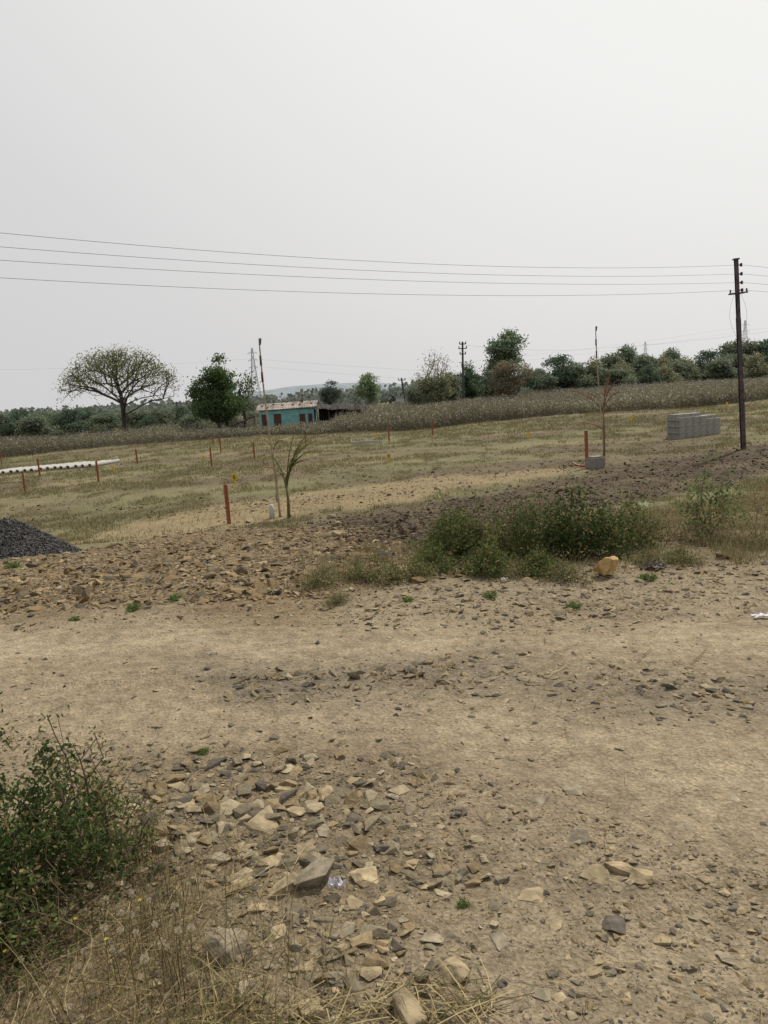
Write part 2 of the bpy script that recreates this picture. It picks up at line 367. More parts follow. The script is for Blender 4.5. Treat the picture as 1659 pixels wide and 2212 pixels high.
for t in [(682,1900,98,"grey",1.1),(792,1890,72,"tan",.9),(612,1920,64,"tan",1),(570,1785,95,"tan",.45),(400,1735,66,"tan",.45),(985,2100,72,"tan",.8),(880,2195,98,"tan",1.1),(668,2180,65,"tan",1),
 (542,2145,62,"grey",1.7),(490,2045,90,"grey",1.2),(1387,1895,58,"tan",1),(1338,1875,50,"tan",.8),(1325,1995,62,"dark",.7),(1436,2030,40,"tan",1),(1083,1893,38,"grey",1),(1285,1885,62,"tan",.4),(1540,1491,32,"dark",.9),
 (985,1760,35,"dark",.9),(500,1565,22,"dark",1),(1320,1314,28,"tan",.8),(685,1392,17,"dark",1),(1340,1615,26,"grey",.6),(1613,1530,30,"grey",.8),(490,1668,32,"dark",.9),(730,1136,32,"tan",1.2),(716,1120,26,"grey",1.2),(735,1155,36,"tan",1),
 (540,1128,24,"tan",1.1),(1585,1960,28,"dark",.8),(1080,2035,50,"grey",.4),(1240,1700,55,"grey",.4),(1165,1735,50,"grey",.4),(1250,1805,60,"grey",.4),(640,1755,60,"tan",.4),(660,1840,60,"tan",.4),(700,1990,45,"grey",.6),(750,2010,45,"grey",.6),
 (1150,1925,70,"tan",.4),(1200,2000,35,"tan",.5),(935,2030,50,"grey",.4),(1525,1905,30,"tan",.4),(1485,1785,28,"grey",.4),(830,1830,45,"dark",.6),(760,1775,35,"dark",.7),(1050,1565,18,"tan",.9),(1095,1590,20,"grey",.9),(1015,1545,20,"dark",.8),
 (705,1705,36,"tan",.5),(850,1720,35,"grey",.5),(1640,1840,26,"grey",.6),(1590,1725,30,"grey",.4),(1060,1690,24,"dark",.6),(640,1560,18,"tan",.6),(1000,1890,34,"grey",.5),(1570,2070,40,"grey",.4),(1500,2150,36,"grey",.5),(1280,2100,34,"tan",.5),(1170,2150,40,"grey",.4),
 (730,1870,30,"dark",.7),(590,1860,56,"tan",.4),(520,1835,50,"tan",.4),(470,1860,62,"grey",.4),(560,1960,44,"tan",.6),(820,1945,34,"tan",.7),(870,1985,30,"grey",.7),(900,1900,30,"dark",.6),(660,2080,50,"tan",.6),(720,2110,44,"grey",.7),(800,2100,50,"tan",.5),(640,2040,34,"grey",.8),
 (520,1900,66,"tan",.45),(430,1810,60,"grey",.45),(610,1700,48,"tan",.4),(700,1800,46,"grey",.5),(380,1690,44,"tan",.4),(600,2010,54,"tan",.5),(760,1950,46,"tan",.5),(560,1745,50,"grey",.4)]:
    rock(*t)
for i in range(190):
    r=random.random()
    if r<.62:u,v=random.uniform(300,980),1640+560*random.random()
    elif r<.86:u,v=random.uniform(950,1659),random.uniform(1560,2200)
    else:u,v=random.uniform(0,1659),random.uniform(1260,1480)
    rock(u,v,random.uniform(9,25)*(v/1900)**1.5,random.choice(["tan","tan","tan","grey","grey","dark"]),random.uniform(.4,.8))
o=rock(1308,1242,62,"tan",1.1,"large yellowish tan boulder beside a green bush","boulder",rot=.3)
o.data=rockmesh(991,.72,1.1,A(212,182,128),16);o["category"]="boulder";del o["group"];o.location.z+=.08
# gravel pile
gx,gy=G(-5,1205);gy+=.4
ang=np.linspace(0,2*np.pi,48,endpoint=False);rr=np.linspace(0,1,14)
PR=1.12;PH=.76
def pz(r):return PH*np.clip(1-r,0,1)**1.0*(1-.12*np.exp(-(r/.12)**2))
vv=[]
for r_ in rr:
    for a in ang:
        X0=gx+PR*r_*math.cos(a)*(1+.08*math.sin(3*a));Y0=gy+PR*r_*math.sin(a);vv.append((X0,Y0,hz(X0,Y0)-.02+float(pz(r_))))
ff=[[i*48+j,(i+1)*48+j,(i+1)*48+(j+1)%48,i*48+(j+1)%48] for i in range(13) for j in range(48)]
n=9000;ra=np.sqrt(RNG.uniform(0,1.12,n));aa=RNG.uniform(0,2*np.pi,n);sx=gx+PR*ra*np.cos(aa)*(1+.08*np.sin(3*aa));sy=gy+PR*ra*np.sin(aa)
V6,F6,C6=stones(sx,sy,RNG.uniform(.012,.028,n),np.tile(A(94,92,90),(n,1))*RNG.uniform(.6,1.5,(n,1)),zoff=height(sx,sy)+pz(ra),tilt=1)
V7=np.array(vv);F7=np.array([[a,b,c] for a,b,c,d in ff]+[[a,c,d] for a,b,c,d in ff])
v,f,c=cat((V6,F6,C6),(V7,F7,np.tile(A(62,60,58),(len(V7),1))))
obj("gravel_pile",npmesh("gravel_pile",v,f,c,M_STONE),label="conical heap of dark grey crushed stone",category="gravel pile")

# ------------------------------------------------------------------ vegetation generators
def leafquads(cen,size,cols,asp=.5,up=0.0,el=1.0):
    n=len(cen);a=RNG.normal(0,1,(n,3));a[:,2]*=(1-.5*up);a/=np.linalg.norm(a,axis=1)[:,None]
    b=RNG.normal(0,1,(n,3));b-=a*(a*b).sum(1)[:,None];b/=np.linalg.norm(b,axis=1)[:,None]
    size=np.asarray(size).reshape(-1,1)*np.ones((n,1))
    a=a*size*el;b=b*size*asp
    V=np.stack([cen-a,cen+b-a*.1,cen+a,cen-b-a*.1],1).reshape(-1,3)
    Fq=np.arange(n*4).reshape(n,4);return V,Fq,np.repeat(cols,4,0)
def grow(T,trunk,r0,seg=1.0,rtip=.01,rs=None,bow=.12,pl=.25,first=None):
    rs=rs or random.Random(1)
    nodes=[np.array(p,float) for p in trunk];par=[-1]+list(range(len(trunk)-1));plen=[0.0]
    for i in range(1,len(nodes)):plen.append(plen[-1]+0)
    first=len(trunk)-2 if first is None else first
    order=np.argsort(np.linalg.norm(T-nodes[-1],axis=1));tips=[]
    for k in order:
        t=T[k];N=np.array(nodes[first:]);pe=np.array(plen[first:])
        dv=t-N;d=np.linalg.norm(dv,axis=1)+pl*pe+.6*np.clip(-dv[:,2],0,None)
        j=int(np.argmin(d))+first;p=nodes[j];L=np.linalg.norm(t-p);m=max(1,int(L/seg));prev=j
        for q in range(1,m+1):
            fr=q/m;pos=p+(t-p)*fr+np.array([0,0,math.sin(math.pi*fr)*L*bow])
            if q<m:pos=pos+np.array([rs.gauss(0,1),rs.gauss(0,1),rs.gauss(0,.6)])*seg*.1
            nodes.append(pos);par.append(prev);plen.append(plen[prev]+L/m);prev=len(nodes)-1
        tips.append(prev)
    w=np.zeros(len(nodes));w[tips]+=1
    for i in range(len(nodes)-1,0,-1):w[par[i]]+=w[i]
    w=np.maximum(w,1);rad0=rtip*w[0]**.5;rad=rtip*(w**(.5*math.log(max(r0/rtip,1.01))/math.log(max(rad0/rtip,1.01))))
    nodes=np.array(nodes);par=np.array(par);A0=nodes[par[1:]];B0=nodes[1:]
    d=B0-A0;d/=np.linalg.norm(d,axis=1)[:,None]+1e-9
    ref=np.where(np.abs(d[:,2:3])>.9,np.array([[1,0,0]]),np.array([[0,0,1]]));a=np.cross(d,ref);a/=np.linalg.norm(a,axis=1)[:,None];b=np.cross(d,a)
    K=6;th=2*np.pi*np.arange(K)/K;ring=a[:,None]*np.cos(th)[None,:,None]+b[:,None]*np.sin(th)[None,:,None]
    rp_=np.where(par[1:]<len(trunk)-1,rad[par[1:]],np.minimum(rad[par[1:]],rad[1:]*1.35))
    Va=A0[:,None]+ring*rp_[:,None,None];Vb=B0[:,None]+ring*rad[1:][:,None,None]
    V=np.concatenate([Va,Vb],1).reshape(-1,3);m=len(A0);o=(np.arange(m)*2*K)[:,None];j=np.arange(K);j2=(j+1)%K
    Fq=np.stack([o+j,o+j2,o+K+j2,o+K+j],2).reshape(-1,4)
    return V,Fq
def lobes(n,L,rs):
    out=[];w=np.array([l[3]*l[4]*l[5] for l in L])**.7;w/=w.sum()
    for i in range(n):
        l=L[rs.choices(range(len(L)),w)[0]];p=np.array([rs.gauss(0,1) for _ in range(3)]);p/=np.linalg.norm(p);r=rs.uniform(.25,1)**.5
        out.append([l[0]+p[0]*l[3]*r,l[1]+p[1]*l[4]*r,l[2]+p[2]*l[5]*r])
    return np.array(out)
LB=1.95
def tree_meshes(seed,H,W,trunk_h,style,nt_,lpt,lsize,col,bark,sig,r0=None):
    rs=random.Random(seed);pl=.25;bow=.12
    if style=="umbrella":
        T=[];pl=.5;bow=.06
        for i in range(nt_):
            a=rs.uniform(0,6.283);r=math.sqrt(rs.uniform(0.0,1));rr=r*W/2*(1+.05*math.sin(3*a+seed)+.05*math.sin(8*a))
            T.append([rr*math.cos(a),rr*math.sin(a),H*(.99-.38*r**2.6)-abs(rs.gauss(0,.12))*H*(1.15-.5*r)+H*.03*math.sin(5*a+r*7)])
        T=np.array(T)
    else:
        L=[]
        nl={"round":9,"tall":8,"open":10,"cone":7}[style]
        for i in range(nl):
            a=rs.uniform(0,6.283);f=rs.uniform(0,1)
            zc=trunk_h*.9+(H-trunk_h)*(.22+.6*f)
            env=math.sin(math.pi*(.22+.68*f))**.6 if style!="cone" else 1-.75*f
            r=W/2*.55*env*rs.uniform(.6,1);s=W*rs.uniform(.15,.27)*(.6+.5*env)
            L.append((r*math.cos(a),r*math.sin(a),min(zc,H-s*.8),s,s,s*rs.uniform(.7,.95)))
        s=W*.17;L.append((rs.uniform(-.12,.12)*W,0,H-s*.8,s,s,s*.8))
        s=W*.25;L.append((0,0,trunk_h+(H-trunk_h)*.35,s,s,s))
        T=lobes(nt_,L,rs)
        T[:,2]=np.clip(T[:,2],trunk_h*.5,H)
    tr=[(0,0,-.3)]+[(rs.gauss(0,.03)*trunk_h,rs.gauss(0,.03)*trunk_h,trunk_h*q) for q in(.33,.66,1)]
    V,Fq=grow(T,tr,r0 or H*.028,seg=H*.1,rtip=.02 if H>4 else .01,rs=rs,pl=pl,bow=bow)
    mt=npmesh("trunk",V,Fq,np.tile(bark,(len(V),1)),M_BARK,True)
    n=len(T)*lpt;idx=np.repeat(np.arange(len(T)),lpt);cen=T[idx]+RNG.normal(0,1,(n,3))*np.array([sig,sig,sig*.65])
    cb=RNG.uniform(.65,1.35,(len(T),1))[idx]
    hue=RNG.normal(0,.08,(len(T),1))[idx]
    cols=LB*np.asarray(col)[None]*cb*RNG.uniform(.75,1.25,(n,1))*np.concatenate([1+hue,np.ones_like(hue),1-hue],1)
    V,Fq,Cc=leafquads(cen,lsize*RNG.uniform(.6,1.3,n),cols,.6)
    mc=npmesh("crown",V,Fq,Cc,M_LEAF)
    return mt,mc
def put_tree(u,vtop,d,meshes,H0,label,name="tree",category="tree",scale_w=None,group=None,rot=0):
    p=at(u,vtop,d);zg=hz(p.x,d);H=p.z-zg
    e=empty(name,(p.x,d,zg),label,category,group);s=H/H0;e.scale=(s*(scale_w or 1),s*(scale_w or 1),s);e.rotation_euler[2]=rot
    obj("trunk",meshes[0],e);obj("crown",meshes[1],e);return e
BK=A(92,86,80)
def haze_tint(c,t):return np.asarray(c)*(1-t)+A(146,153,150)*t*.6  # mixes aerial haze into a foliage colour; no real air volume
m=tree_meshes(3,11.6,14.4,3.0,"umbrella",1100,8,.11,haze_tint(A(94,98,62),.1),A(84,78,73),.5,.33)
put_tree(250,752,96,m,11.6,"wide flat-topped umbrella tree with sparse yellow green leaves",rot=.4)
m=tree_meshes(11,9,7.6,.9,"round",300,60,.15,haze_tint(A(66,82,46),.08),BK,.42)
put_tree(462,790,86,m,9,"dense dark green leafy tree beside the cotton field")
m=tree_meshes(12,9,2.8,2,"cone",70,40,.15,haze_tint(A(68,82,50),.08),BK,.35)
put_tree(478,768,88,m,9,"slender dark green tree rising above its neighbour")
m=tree_meshes(13,6,3.6,1,"open",50,22,.14,haze_tint(A(76,86,58),.1),BK,.35)
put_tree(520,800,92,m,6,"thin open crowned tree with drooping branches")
m=tree_meshes(14,7,5.4,1.2,"round",120,46,.17,haze_tint(A(64,76,62),.3),BK,.42)
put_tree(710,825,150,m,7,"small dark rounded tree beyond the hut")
m=tree_meshes(15,8,5.6,2,"open",120,34,.17,haze_tint(A(96,110,68),.2),A(120,116,106),.42)
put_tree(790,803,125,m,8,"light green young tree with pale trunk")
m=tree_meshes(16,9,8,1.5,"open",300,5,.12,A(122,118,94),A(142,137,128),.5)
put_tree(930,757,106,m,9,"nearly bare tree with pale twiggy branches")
m=tree_meshes(17,5.5,6.6,.6,"round",160,34,.16,haze_tint(A(92,94,66),.12),BK,.42)
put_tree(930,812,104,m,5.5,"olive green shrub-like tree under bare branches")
m=tree_meshes(18,8,6.6,1,"round",200,42,.17,haze_tint(A(62,78,52),.12),BK,.42)
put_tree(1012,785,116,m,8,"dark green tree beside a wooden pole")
m=tree_meshes(19,12.5,8.2,4.5,"open",230,38,.19,haze_tint(A(84,98,64),.25),A(120,116,108),.5)
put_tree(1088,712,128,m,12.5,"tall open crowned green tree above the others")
m=tree_meshes(20,7.5,8.4,1.2,"round",230,26,.15,haze_tint(A(98,92,70),.12),BK,.45)
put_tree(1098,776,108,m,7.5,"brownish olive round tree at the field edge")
varD=tree_meshes(31,8,8.5,.8,"round",220,42,.2,haze_tint(A(64,80,52),.25),BK,.5)
varO=tree_meshes(32,7,7,.9,"open",170,28,.2,haze_tint(A(110,110,74),.3),BK,.5)
varG=tree_meshes(33,7,7.5,.7,"round",200,34,.2,haze_tint(A(90,97,64),.32),BK,.5)
varM=tree_meshes(34,7.5,6.5,1.0,"open",180,30,.2,haze_tint(A(82,92,62),.32),BK,.5)
GRP="trees lining the far edge of the cotton field"
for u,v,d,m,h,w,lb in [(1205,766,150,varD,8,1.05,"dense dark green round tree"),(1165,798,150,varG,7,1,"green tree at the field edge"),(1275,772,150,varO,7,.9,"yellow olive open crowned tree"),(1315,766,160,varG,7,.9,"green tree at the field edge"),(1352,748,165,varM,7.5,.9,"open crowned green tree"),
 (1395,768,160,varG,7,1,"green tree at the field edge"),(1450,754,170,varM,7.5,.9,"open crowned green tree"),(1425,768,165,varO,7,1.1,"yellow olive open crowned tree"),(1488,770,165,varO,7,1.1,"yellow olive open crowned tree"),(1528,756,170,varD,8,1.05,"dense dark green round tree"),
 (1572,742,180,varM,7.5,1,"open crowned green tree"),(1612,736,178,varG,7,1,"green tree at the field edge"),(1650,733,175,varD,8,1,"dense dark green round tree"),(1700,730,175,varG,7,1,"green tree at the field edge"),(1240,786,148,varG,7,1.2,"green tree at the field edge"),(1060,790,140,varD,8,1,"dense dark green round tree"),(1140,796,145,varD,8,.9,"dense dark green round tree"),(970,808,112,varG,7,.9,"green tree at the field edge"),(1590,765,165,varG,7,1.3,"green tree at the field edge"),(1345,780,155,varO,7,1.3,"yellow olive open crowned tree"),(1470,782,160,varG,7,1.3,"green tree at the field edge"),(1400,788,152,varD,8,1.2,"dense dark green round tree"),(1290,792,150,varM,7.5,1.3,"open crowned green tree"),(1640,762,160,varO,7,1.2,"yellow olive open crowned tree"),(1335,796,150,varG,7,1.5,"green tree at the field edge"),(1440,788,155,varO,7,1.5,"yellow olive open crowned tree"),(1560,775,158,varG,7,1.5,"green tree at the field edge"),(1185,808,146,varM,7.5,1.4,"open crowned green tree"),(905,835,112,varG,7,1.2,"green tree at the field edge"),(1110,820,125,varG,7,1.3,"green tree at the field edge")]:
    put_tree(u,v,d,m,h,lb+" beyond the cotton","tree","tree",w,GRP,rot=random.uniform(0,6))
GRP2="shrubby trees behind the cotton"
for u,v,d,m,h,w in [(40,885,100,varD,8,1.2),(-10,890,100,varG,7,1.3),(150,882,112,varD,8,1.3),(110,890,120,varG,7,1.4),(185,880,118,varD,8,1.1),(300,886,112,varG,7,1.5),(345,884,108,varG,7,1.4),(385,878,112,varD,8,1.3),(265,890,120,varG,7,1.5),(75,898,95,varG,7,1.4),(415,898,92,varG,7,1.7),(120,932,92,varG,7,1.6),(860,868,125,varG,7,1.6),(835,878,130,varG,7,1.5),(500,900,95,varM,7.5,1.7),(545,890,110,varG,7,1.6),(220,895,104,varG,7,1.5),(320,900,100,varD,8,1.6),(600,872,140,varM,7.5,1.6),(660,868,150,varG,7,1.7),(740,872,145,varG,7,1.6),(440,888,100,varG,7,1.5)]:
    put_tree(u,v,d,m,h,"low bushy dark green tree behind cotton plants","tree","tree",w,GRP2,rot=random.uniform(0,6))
cen=[];cc=[]
for i in range(560):
    d=random.uniform(200,420);u=random.uniform(-250,1900);p=at(u,850,d);s=random.uniform(2.4,4.6);zg=hz(p.x,d)
    n=60;q=RNG.normal(0,1,(n,3));q/=np.linalg.norm(q,axis=1)[:,None];q*=RNG.uniform(.5,1,(n,1))*s*np.array([1.4,1.4,.75])
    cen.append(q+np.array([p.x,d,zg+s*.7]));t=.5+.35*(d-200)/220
    cc.append(np.tile(haze_tint(A(92,100,82)*random.uniform(.9,1.1),t),(n,1))*RNG.uniform(.92,1.08,(n,1))*1.5)  # haze put into the leaf colours, stronger for farther crowns
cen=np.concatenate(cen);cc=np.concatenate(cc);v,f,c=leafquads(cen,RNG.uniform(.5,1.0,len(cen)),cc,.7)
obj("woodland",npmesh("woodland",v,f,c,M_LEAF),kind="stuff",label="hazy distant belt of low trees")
hx=np.linspace(-520,300,260);hy=np.linspace(620,1100,60);HX,HY=np.meshgrid(hx,hy)
pk=at(735,838,850)
zz=-3+(pk.z+5)*np.exp(-(np.abs(HX-pk.x)/120)**2.6)*np.exp(-((HY-850)/110)**2)+4.5*np.exp(-((HX+140)/190)**2-((HY-870)/120)**2)+3.5*fbm(HX*.03,HY*.03,5,3)
zz=zz-5*(1-np.exp(-((HX+100)/260)**2))
v=np.stack([HX.ravel(),HY.ravel(),zz.ravel()],1);ii=(np.arange(59)[:,None]*260+np.arange(259)[None,:]).ravel();f=np.stack([ii,ii+1,ii+261,ii+260],1)
cH=(A(142,151,155))[None]*(1+.3*fbm(v[:,0]*.15,v[:,1]*.05,3,5))[:,None]  # blue-grey hill colour has the distance haze painted in
obj("hill",npmesh("hill",v,f,cH,attrmat("hill_hazed_surface",.15,.12,0)),kind="structure")

def cotton():
    n=110000;yy=54+215*RNG.uniform(0,1,n)**1.5;xx=RNG.uniform(-.62,.62,n)*yy
    k=pdist(xx,yy,Z_CT)+4*fbm(xx*.2,yy*.2,4,4)>0;xx,yy=xx[k],yy[k]
    k=RNG.uniform(0,1,len(xx))<np.clip(80/yy,0,1);xx,yy=xx[k],yy[k]
    k=~((np.abs(xx+12.5)<8)&(yy>79.3)&(yy<90));xx,yy=xx[k],yy[k]
    zz=height(xx,yy);n=len(xx);L=10
    idx=np.repeat(np.arange(n),L);m=n*L
    hh=RNG.uniform(.75,1.5,n)*(1+1.0*fbm(xx*.12,yy*.12,3,66))
    hh=np.where((np.abs(xx+12)<8)&(yy<80),hh*.6,hh)
    f=RNG.uniform(0,1,m);cen=np.stack([xx[idx]+RNG.normal(0,.28,m),yy[idx]+RNG.normal(0,.28,m),zz[idx]+f*hh[idx]],1)
    base_=np.array([A(122,114,98),A(108,102,90),A(110,114,82),A(138,128,110),A(98,106,76)])
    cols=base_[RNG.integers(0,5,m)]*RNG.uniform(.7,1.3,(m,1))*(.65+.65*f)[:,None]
    gn=np.clip(fbm(xx*.08,yy*.08,3,70)*5,0,1)[idx][:,None]*.45
    cols=cols*(1-gn)+A(98,108,74)*gn
    t=np.clip((yy[idx]-60)/260,0,.45)[:,None];cols=cols*(1-t)+A(150,150,146)*t  # farther plants paled in colour to imitate haze
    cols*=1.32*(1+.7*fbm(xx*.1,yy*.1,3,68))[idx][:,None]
    sz=RNG.uniform(.06,.13,m)
    bol=(RNG.uniform(0,1,m)<.13)&(f>.35);cols[bol]=A(228,226,220);sz[bol]=RNG.uniform(.035,.065,bol.sum())
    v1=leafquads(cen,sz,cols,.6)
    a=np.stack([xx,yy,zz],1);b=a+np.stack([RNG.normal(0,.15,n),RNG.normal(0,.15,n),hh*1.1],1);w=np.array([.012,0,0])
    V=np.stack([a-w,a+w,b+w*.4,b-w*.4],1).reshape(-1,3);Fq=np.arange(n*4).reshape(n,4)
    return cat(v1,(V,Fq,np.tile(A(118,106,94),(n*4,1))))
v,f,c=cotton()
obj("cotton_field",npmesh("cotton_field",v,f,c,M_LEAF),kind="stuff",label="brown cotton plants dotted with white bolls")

def blades(px,py,h,w,cols,lean=.4,nseg=1,z0=None,curl=.6):
    n=len(px);pz_=height(px,py) if z0 is None else z0;a=RNG.uniform(0,2*np.pi,n);ln=np.abs(RNG.normal(0,lean,n));dx=np.cos(a)*ln;dy=np.sin(a)*ln
    wa=RNG.uniform(0,2*np.pi,n);wx=np.cos(wa)*w/2;wy=np.sin(wa)*w/2;Vs=[]
    for k in range(nseg+1):
        t=k/nseg;cx=px+dx*h*(t*t*curl+t*(1-curl));cy=py+dy*h*(t*t*curl+t*(1-curl));cz=pz_+h*t*(1-.35*np.clip(ln,0,1.6)*t)
        wt=1-.75*t
        Vs.append(np.stack([cx-wx*wt,cy-wy*wt,cz],1));Vs.append(np.stack([cx+wx*wt,cy+wy*wt,cz],1))
    V=np.stack(Vs,1).reshape(-1,3);o=(np.arange(n)*2*(nseg+1))[:,None];j=np.arange(nseg)*2
    Fq=np.stack([o+j,o+j+1,o+j+3,o+j+2],2).reshape(-1,4);return V,Fq,np.repeat(cols,2*(nseg+1),0)
GPAL=np.array([A(154,144,106),A(136,132,92),A(116,120,78),A(146,134,104),A(108,101,78)])*1.05
def gcol(n,w):
    w=np.array(w,float);w/=w.sum();return GPAL[RNG.choice(5,n,p=w)]*RNG.uniform(.75,1.2,(n,1))
xx,yy=cand(340000,17,74,k=.6)
tuft=fbm(xx*1.3,yy*.9,3,83)*2.8+fbm(xx*.15,yy*.3,3,84)*2.0
k=(tuft>.08+RNG.normal(0,.2,len(xx)))&(mask(xx,yy,Z_DK,1.5,1.2,1.2)<RNG.uniform(.0,.5,len(xx)))&(mask(xx,yy,Z_SA,1,1.2,.5)<.5+RNG.uniform(-.4,.6,len(xx)))&(mask(xx,yy,Z_RK,.8,.5,1)<.2)
xx,yy=xx[k],yy[k];n=len(xx)
gg=(fbm(xx*.1,yy*.2,3,85)>0)
cl=np.where(gg[:,None],gcol(n,[2,3,2.4,1.8,2.4]),gcol(n,[3,2.4,1.2,2.8,2.4]))
a1=blades(xx,yy,RNG.uniform(.05,.16,n)*np.clip(yy/40,.8,1.3),.006+yy*.0005,cl,.7)
xx,yy=cand(150000,6.3,22,k=.62);mb_=mask(xx,yy,Z_BU,.5,.6,1)*(1-mask(xx,yy,Z_DK,.6,.4,.6));k=(RNG.uniform(0,1,len(xx))<mb_*np.clip(.25+.15*(xx>3)+fbm(xx*1.5,yy*1.5,3,88)*2.5,0.05,1))
xx,yy=xx[k],yy[k];n=len(xx)
a2=blades(xx,yy,RNG.uniform(.04,.17,n)*(.7+1.2*np.clip(fbm(xx*.8,yy*.8,2,89)+.3,0,1)),.003+yy*.0004,np.where((xx>2.6)[:,None],gcol(n,[4,2,1.4,4,2.6]),gcol(n,[3,2.2,1.8,3,3])),.6,2)
v,f,c=cat(a1,a2)
obj("grass",npmesh("grass",v,f,c,M_GRASS),kind="stuff",label="low dry yellow green grass tufts")
n=11000;bx=RNG.uniform(-2.2,.4,n);by=RNG.uniform(1.0,2.9,n);mk=mask(bx,by,Z_ST,.25,.35,2)*np.clip(.6+fbm(bx*4,by*4,2,12)*2.5,.1,1);k=RNG.uniform(0,1,n)<mk*.85;bx,by=bx[k],by[k];n=len(bx)
STP=np.array([A(170,154,112),A(142,126,92),A(188,172,128),A(112,96,72),A(106,106,66)])
def scol(n):return STP[RNG.choice(5,n)]*RNG.uniform(.75,1.15,(n,1))
s1=blades(bx,by,RNG.uniform(.06,.32,n),RNG.uniform(.0012,.0032,n),scol(n),.9,5)
def lying(n,xr,yr,L,wd,zf=.012):
    px=RNG.uniform(*xr,n);py=RNG.uniform(*yr,n);a=RNG.uniform(0,np.pi,n);l=RNG.uniform(*L,n);Vs=[];bend=RNG.normal(0,.15,n)
    for t in(-.5,-.17,.17,.5):
        cx=px+np.cos(a)*l*t-np.sin(a)*l*bend*(t*t*4-1)*.3;cy=py+np.sin(a)*l*t+np.cos(a)*l*bend*(t*t*4-1)*.3;cz=height(cx,cy)+zf+RNG.uniform(0,.01,n)
        wx=-np.sin(a)*wd/2;wy=np.cos(a)*wd/2
        Vs.append(np.stack([cx-wx,cy-wy,cz],1));Vs.append(np.stack([cx+wx,cy+wy,cz+.0005],1))
    V=np.stack(Vs,1).reshape(-1,3);o=(np.arange(n)*8)[:,None];j=np.arange(3)*2
    return V,np.stack([o+j,o+j+1,o+j+3,o+j+2],2).reshape(-1,4),np.repeat(scol(n),8,0)
s2=lying(320,(-1,1.6),(1.5,4.5),(.03,.16),.0022)
s3=lying(520,(-.6,.2),(1.3,1.85),(.05,.28),.003,.02)
s4=lying(240,(.3,5),(3.5,9.5),(.05,.25),.004)
s5=lying(800,(-1.8,-.4),(1.2,2.4),(.05,.3),.0022,.03)
v,f,c=cat(s1,s2,s3,s4,s5)
obj("dry_straw",npmesh("dry_straw",v,f,c,M_GRASS),kind="stuff",label="tangled dry straw and bent grass stalks")

def bush_meshes(seed,H,W,D,ns,lpt,lsize,col,stem,sig,tall=.3,rt=.0018,r0=.008,dryf=.12,LB2=1.5):
    rs=random.Random(seed);T=[]
    for i in range(ns):
        a=rs.uniform(0,6.283);r=math.sqrt(rs.uniform(0,1));f=rs.uniform(.15,1)
        lump=1+.3*math.sin(3*a+seed)+.18*math.sin(7*a+seed*2)
        hh=H*f*(1-.55*r*r)*(1+rs.uniform(-.2,.2))
        if rs.random()<tall*.3:hh*=rs.uniform(1.1,1.5)
        T.append([W/2*r*math.cos(a)*lump,D/2*r*math.sin(a)*lump,hh])
    T=np.array(T);V,Fq=grow(T,[(0,0,-.03),(0,0,0.0),(0,0,H*.06)],r0,seg=H*.16,rtip=rt,rs=rs,pl=.5,bow=.05,first=1)
    ms=npmesh("stems",V,Fq,np.tile(stem,(len(V),1)),M_BARK,True)
    idx=np.repeat(np.arange(len(T)),lpt);n=len(idx);cen=T[idx]+RNG.normal(0,1,(n,3))*sig-np.array([0,0,sig*.5]);cen[:,2]=np.maximum(cen[:,2],.01)
    cb=RNG.uniform(.6,1.4,(len(T),1))[idx];cols=LB2*np.asarray(col)[None]*cb*RNG.uniform(.7,1.3,(n,1))
    dry=RNG.uniform(0,1,n)<dryf;cols[dry]=A(160,142,102)
    V,Fq,Cc=leafquads(cen,lsize*RNG.uniform(.6,1.3,n),cols,.45)
    return ms,npmesh("foliage",V,Fq,Cc,M_NLEAF)
def put_bush(u,v,m,label,name="bush",rot=0,s=1,group=None,cat_="bush"):
    px,py=G(u,v);e=empty(name,(px,py,hz(px,py)),label,cat_,group);e.scale=(s,s,s);e.rotation_euler[2]=rot
    obj("stems",m[0],e);obj("foliage",m[1],e);return e
ST=A(110,92,74);gB=A(82,94,54);gBd=A(64,78,44)
m=bush_meshes(1,.58,.56,.6,260,33,.011,gBd,A(98,84,70),.026,.6)
put_bush(30,1975,m,"leafy dark green weed bush among dry stalks",s=1.0)
m=bush_meshes(2,.42,.4,.36,130,24,.010,gB,A(98,84,70),.024,.8)
put_bush(190,1870,m,"leafy green weed bush with purple brown twigs")
put_bush(-60,2100,m,"leafy green weed bush with purple brown twigs",rot=2,s=1.1)
m=bush_meshes(21,.55,.45,.4,80,4,.009,A(110,104,72),A(124,106,88),.03,1,.0011,.004)
put_bush(215,1920,m,"thin brown twiggy dry weed",s=.95)
put_bush(330,1840,m,"thin brown twiggy dry weed",rot=2,s=.55)
put_bush(110,2080,m,"thin brown twiggy dry weed",rot=4,s=.6)
m=bush_meshes(3,.56,.7,.55,200,24,.018,gB,ST,.045,.5)
put_bush(980,1210,m,"bushy green roadside weed with dense leaves")
m=bush_meshes(4,.6,.9,.6,280,27,.018,gBd,ST,.045,.6)
put_bush(1238,1205,m,"large dark green leafy roadside bush")
m=bush_meshes(5,.5,.76,.55,210,17,.016,A(86,92,58),ST,.05,.8)
put_bush(1105,1203,m,"olive green twiggy roadside bush")
put_bush(1365,1185,m,"olive green twiggy roadside bush",rot=1.5)
put_bush(1160,1195,m,"olive green twiggy roadside bush",rot=3.5,s=.95)
m=bush_meshes(6,.26,.42,.34,100,24,.015,gB,ST,.036,.2)
put_bush(1050,1240,m,"low bright green leafy weed")
put_bush(935,1236,m,"low bright green leafy weed",rot=2,s=.9)
put_bush(1170,1238,m,"low bright green leafy weed",rot=4,s=.8)
m=bush_meshes(7,.2,.55,.34,100,14,.013,A(98,104,68),ST,.036,.5,dryf=.3)
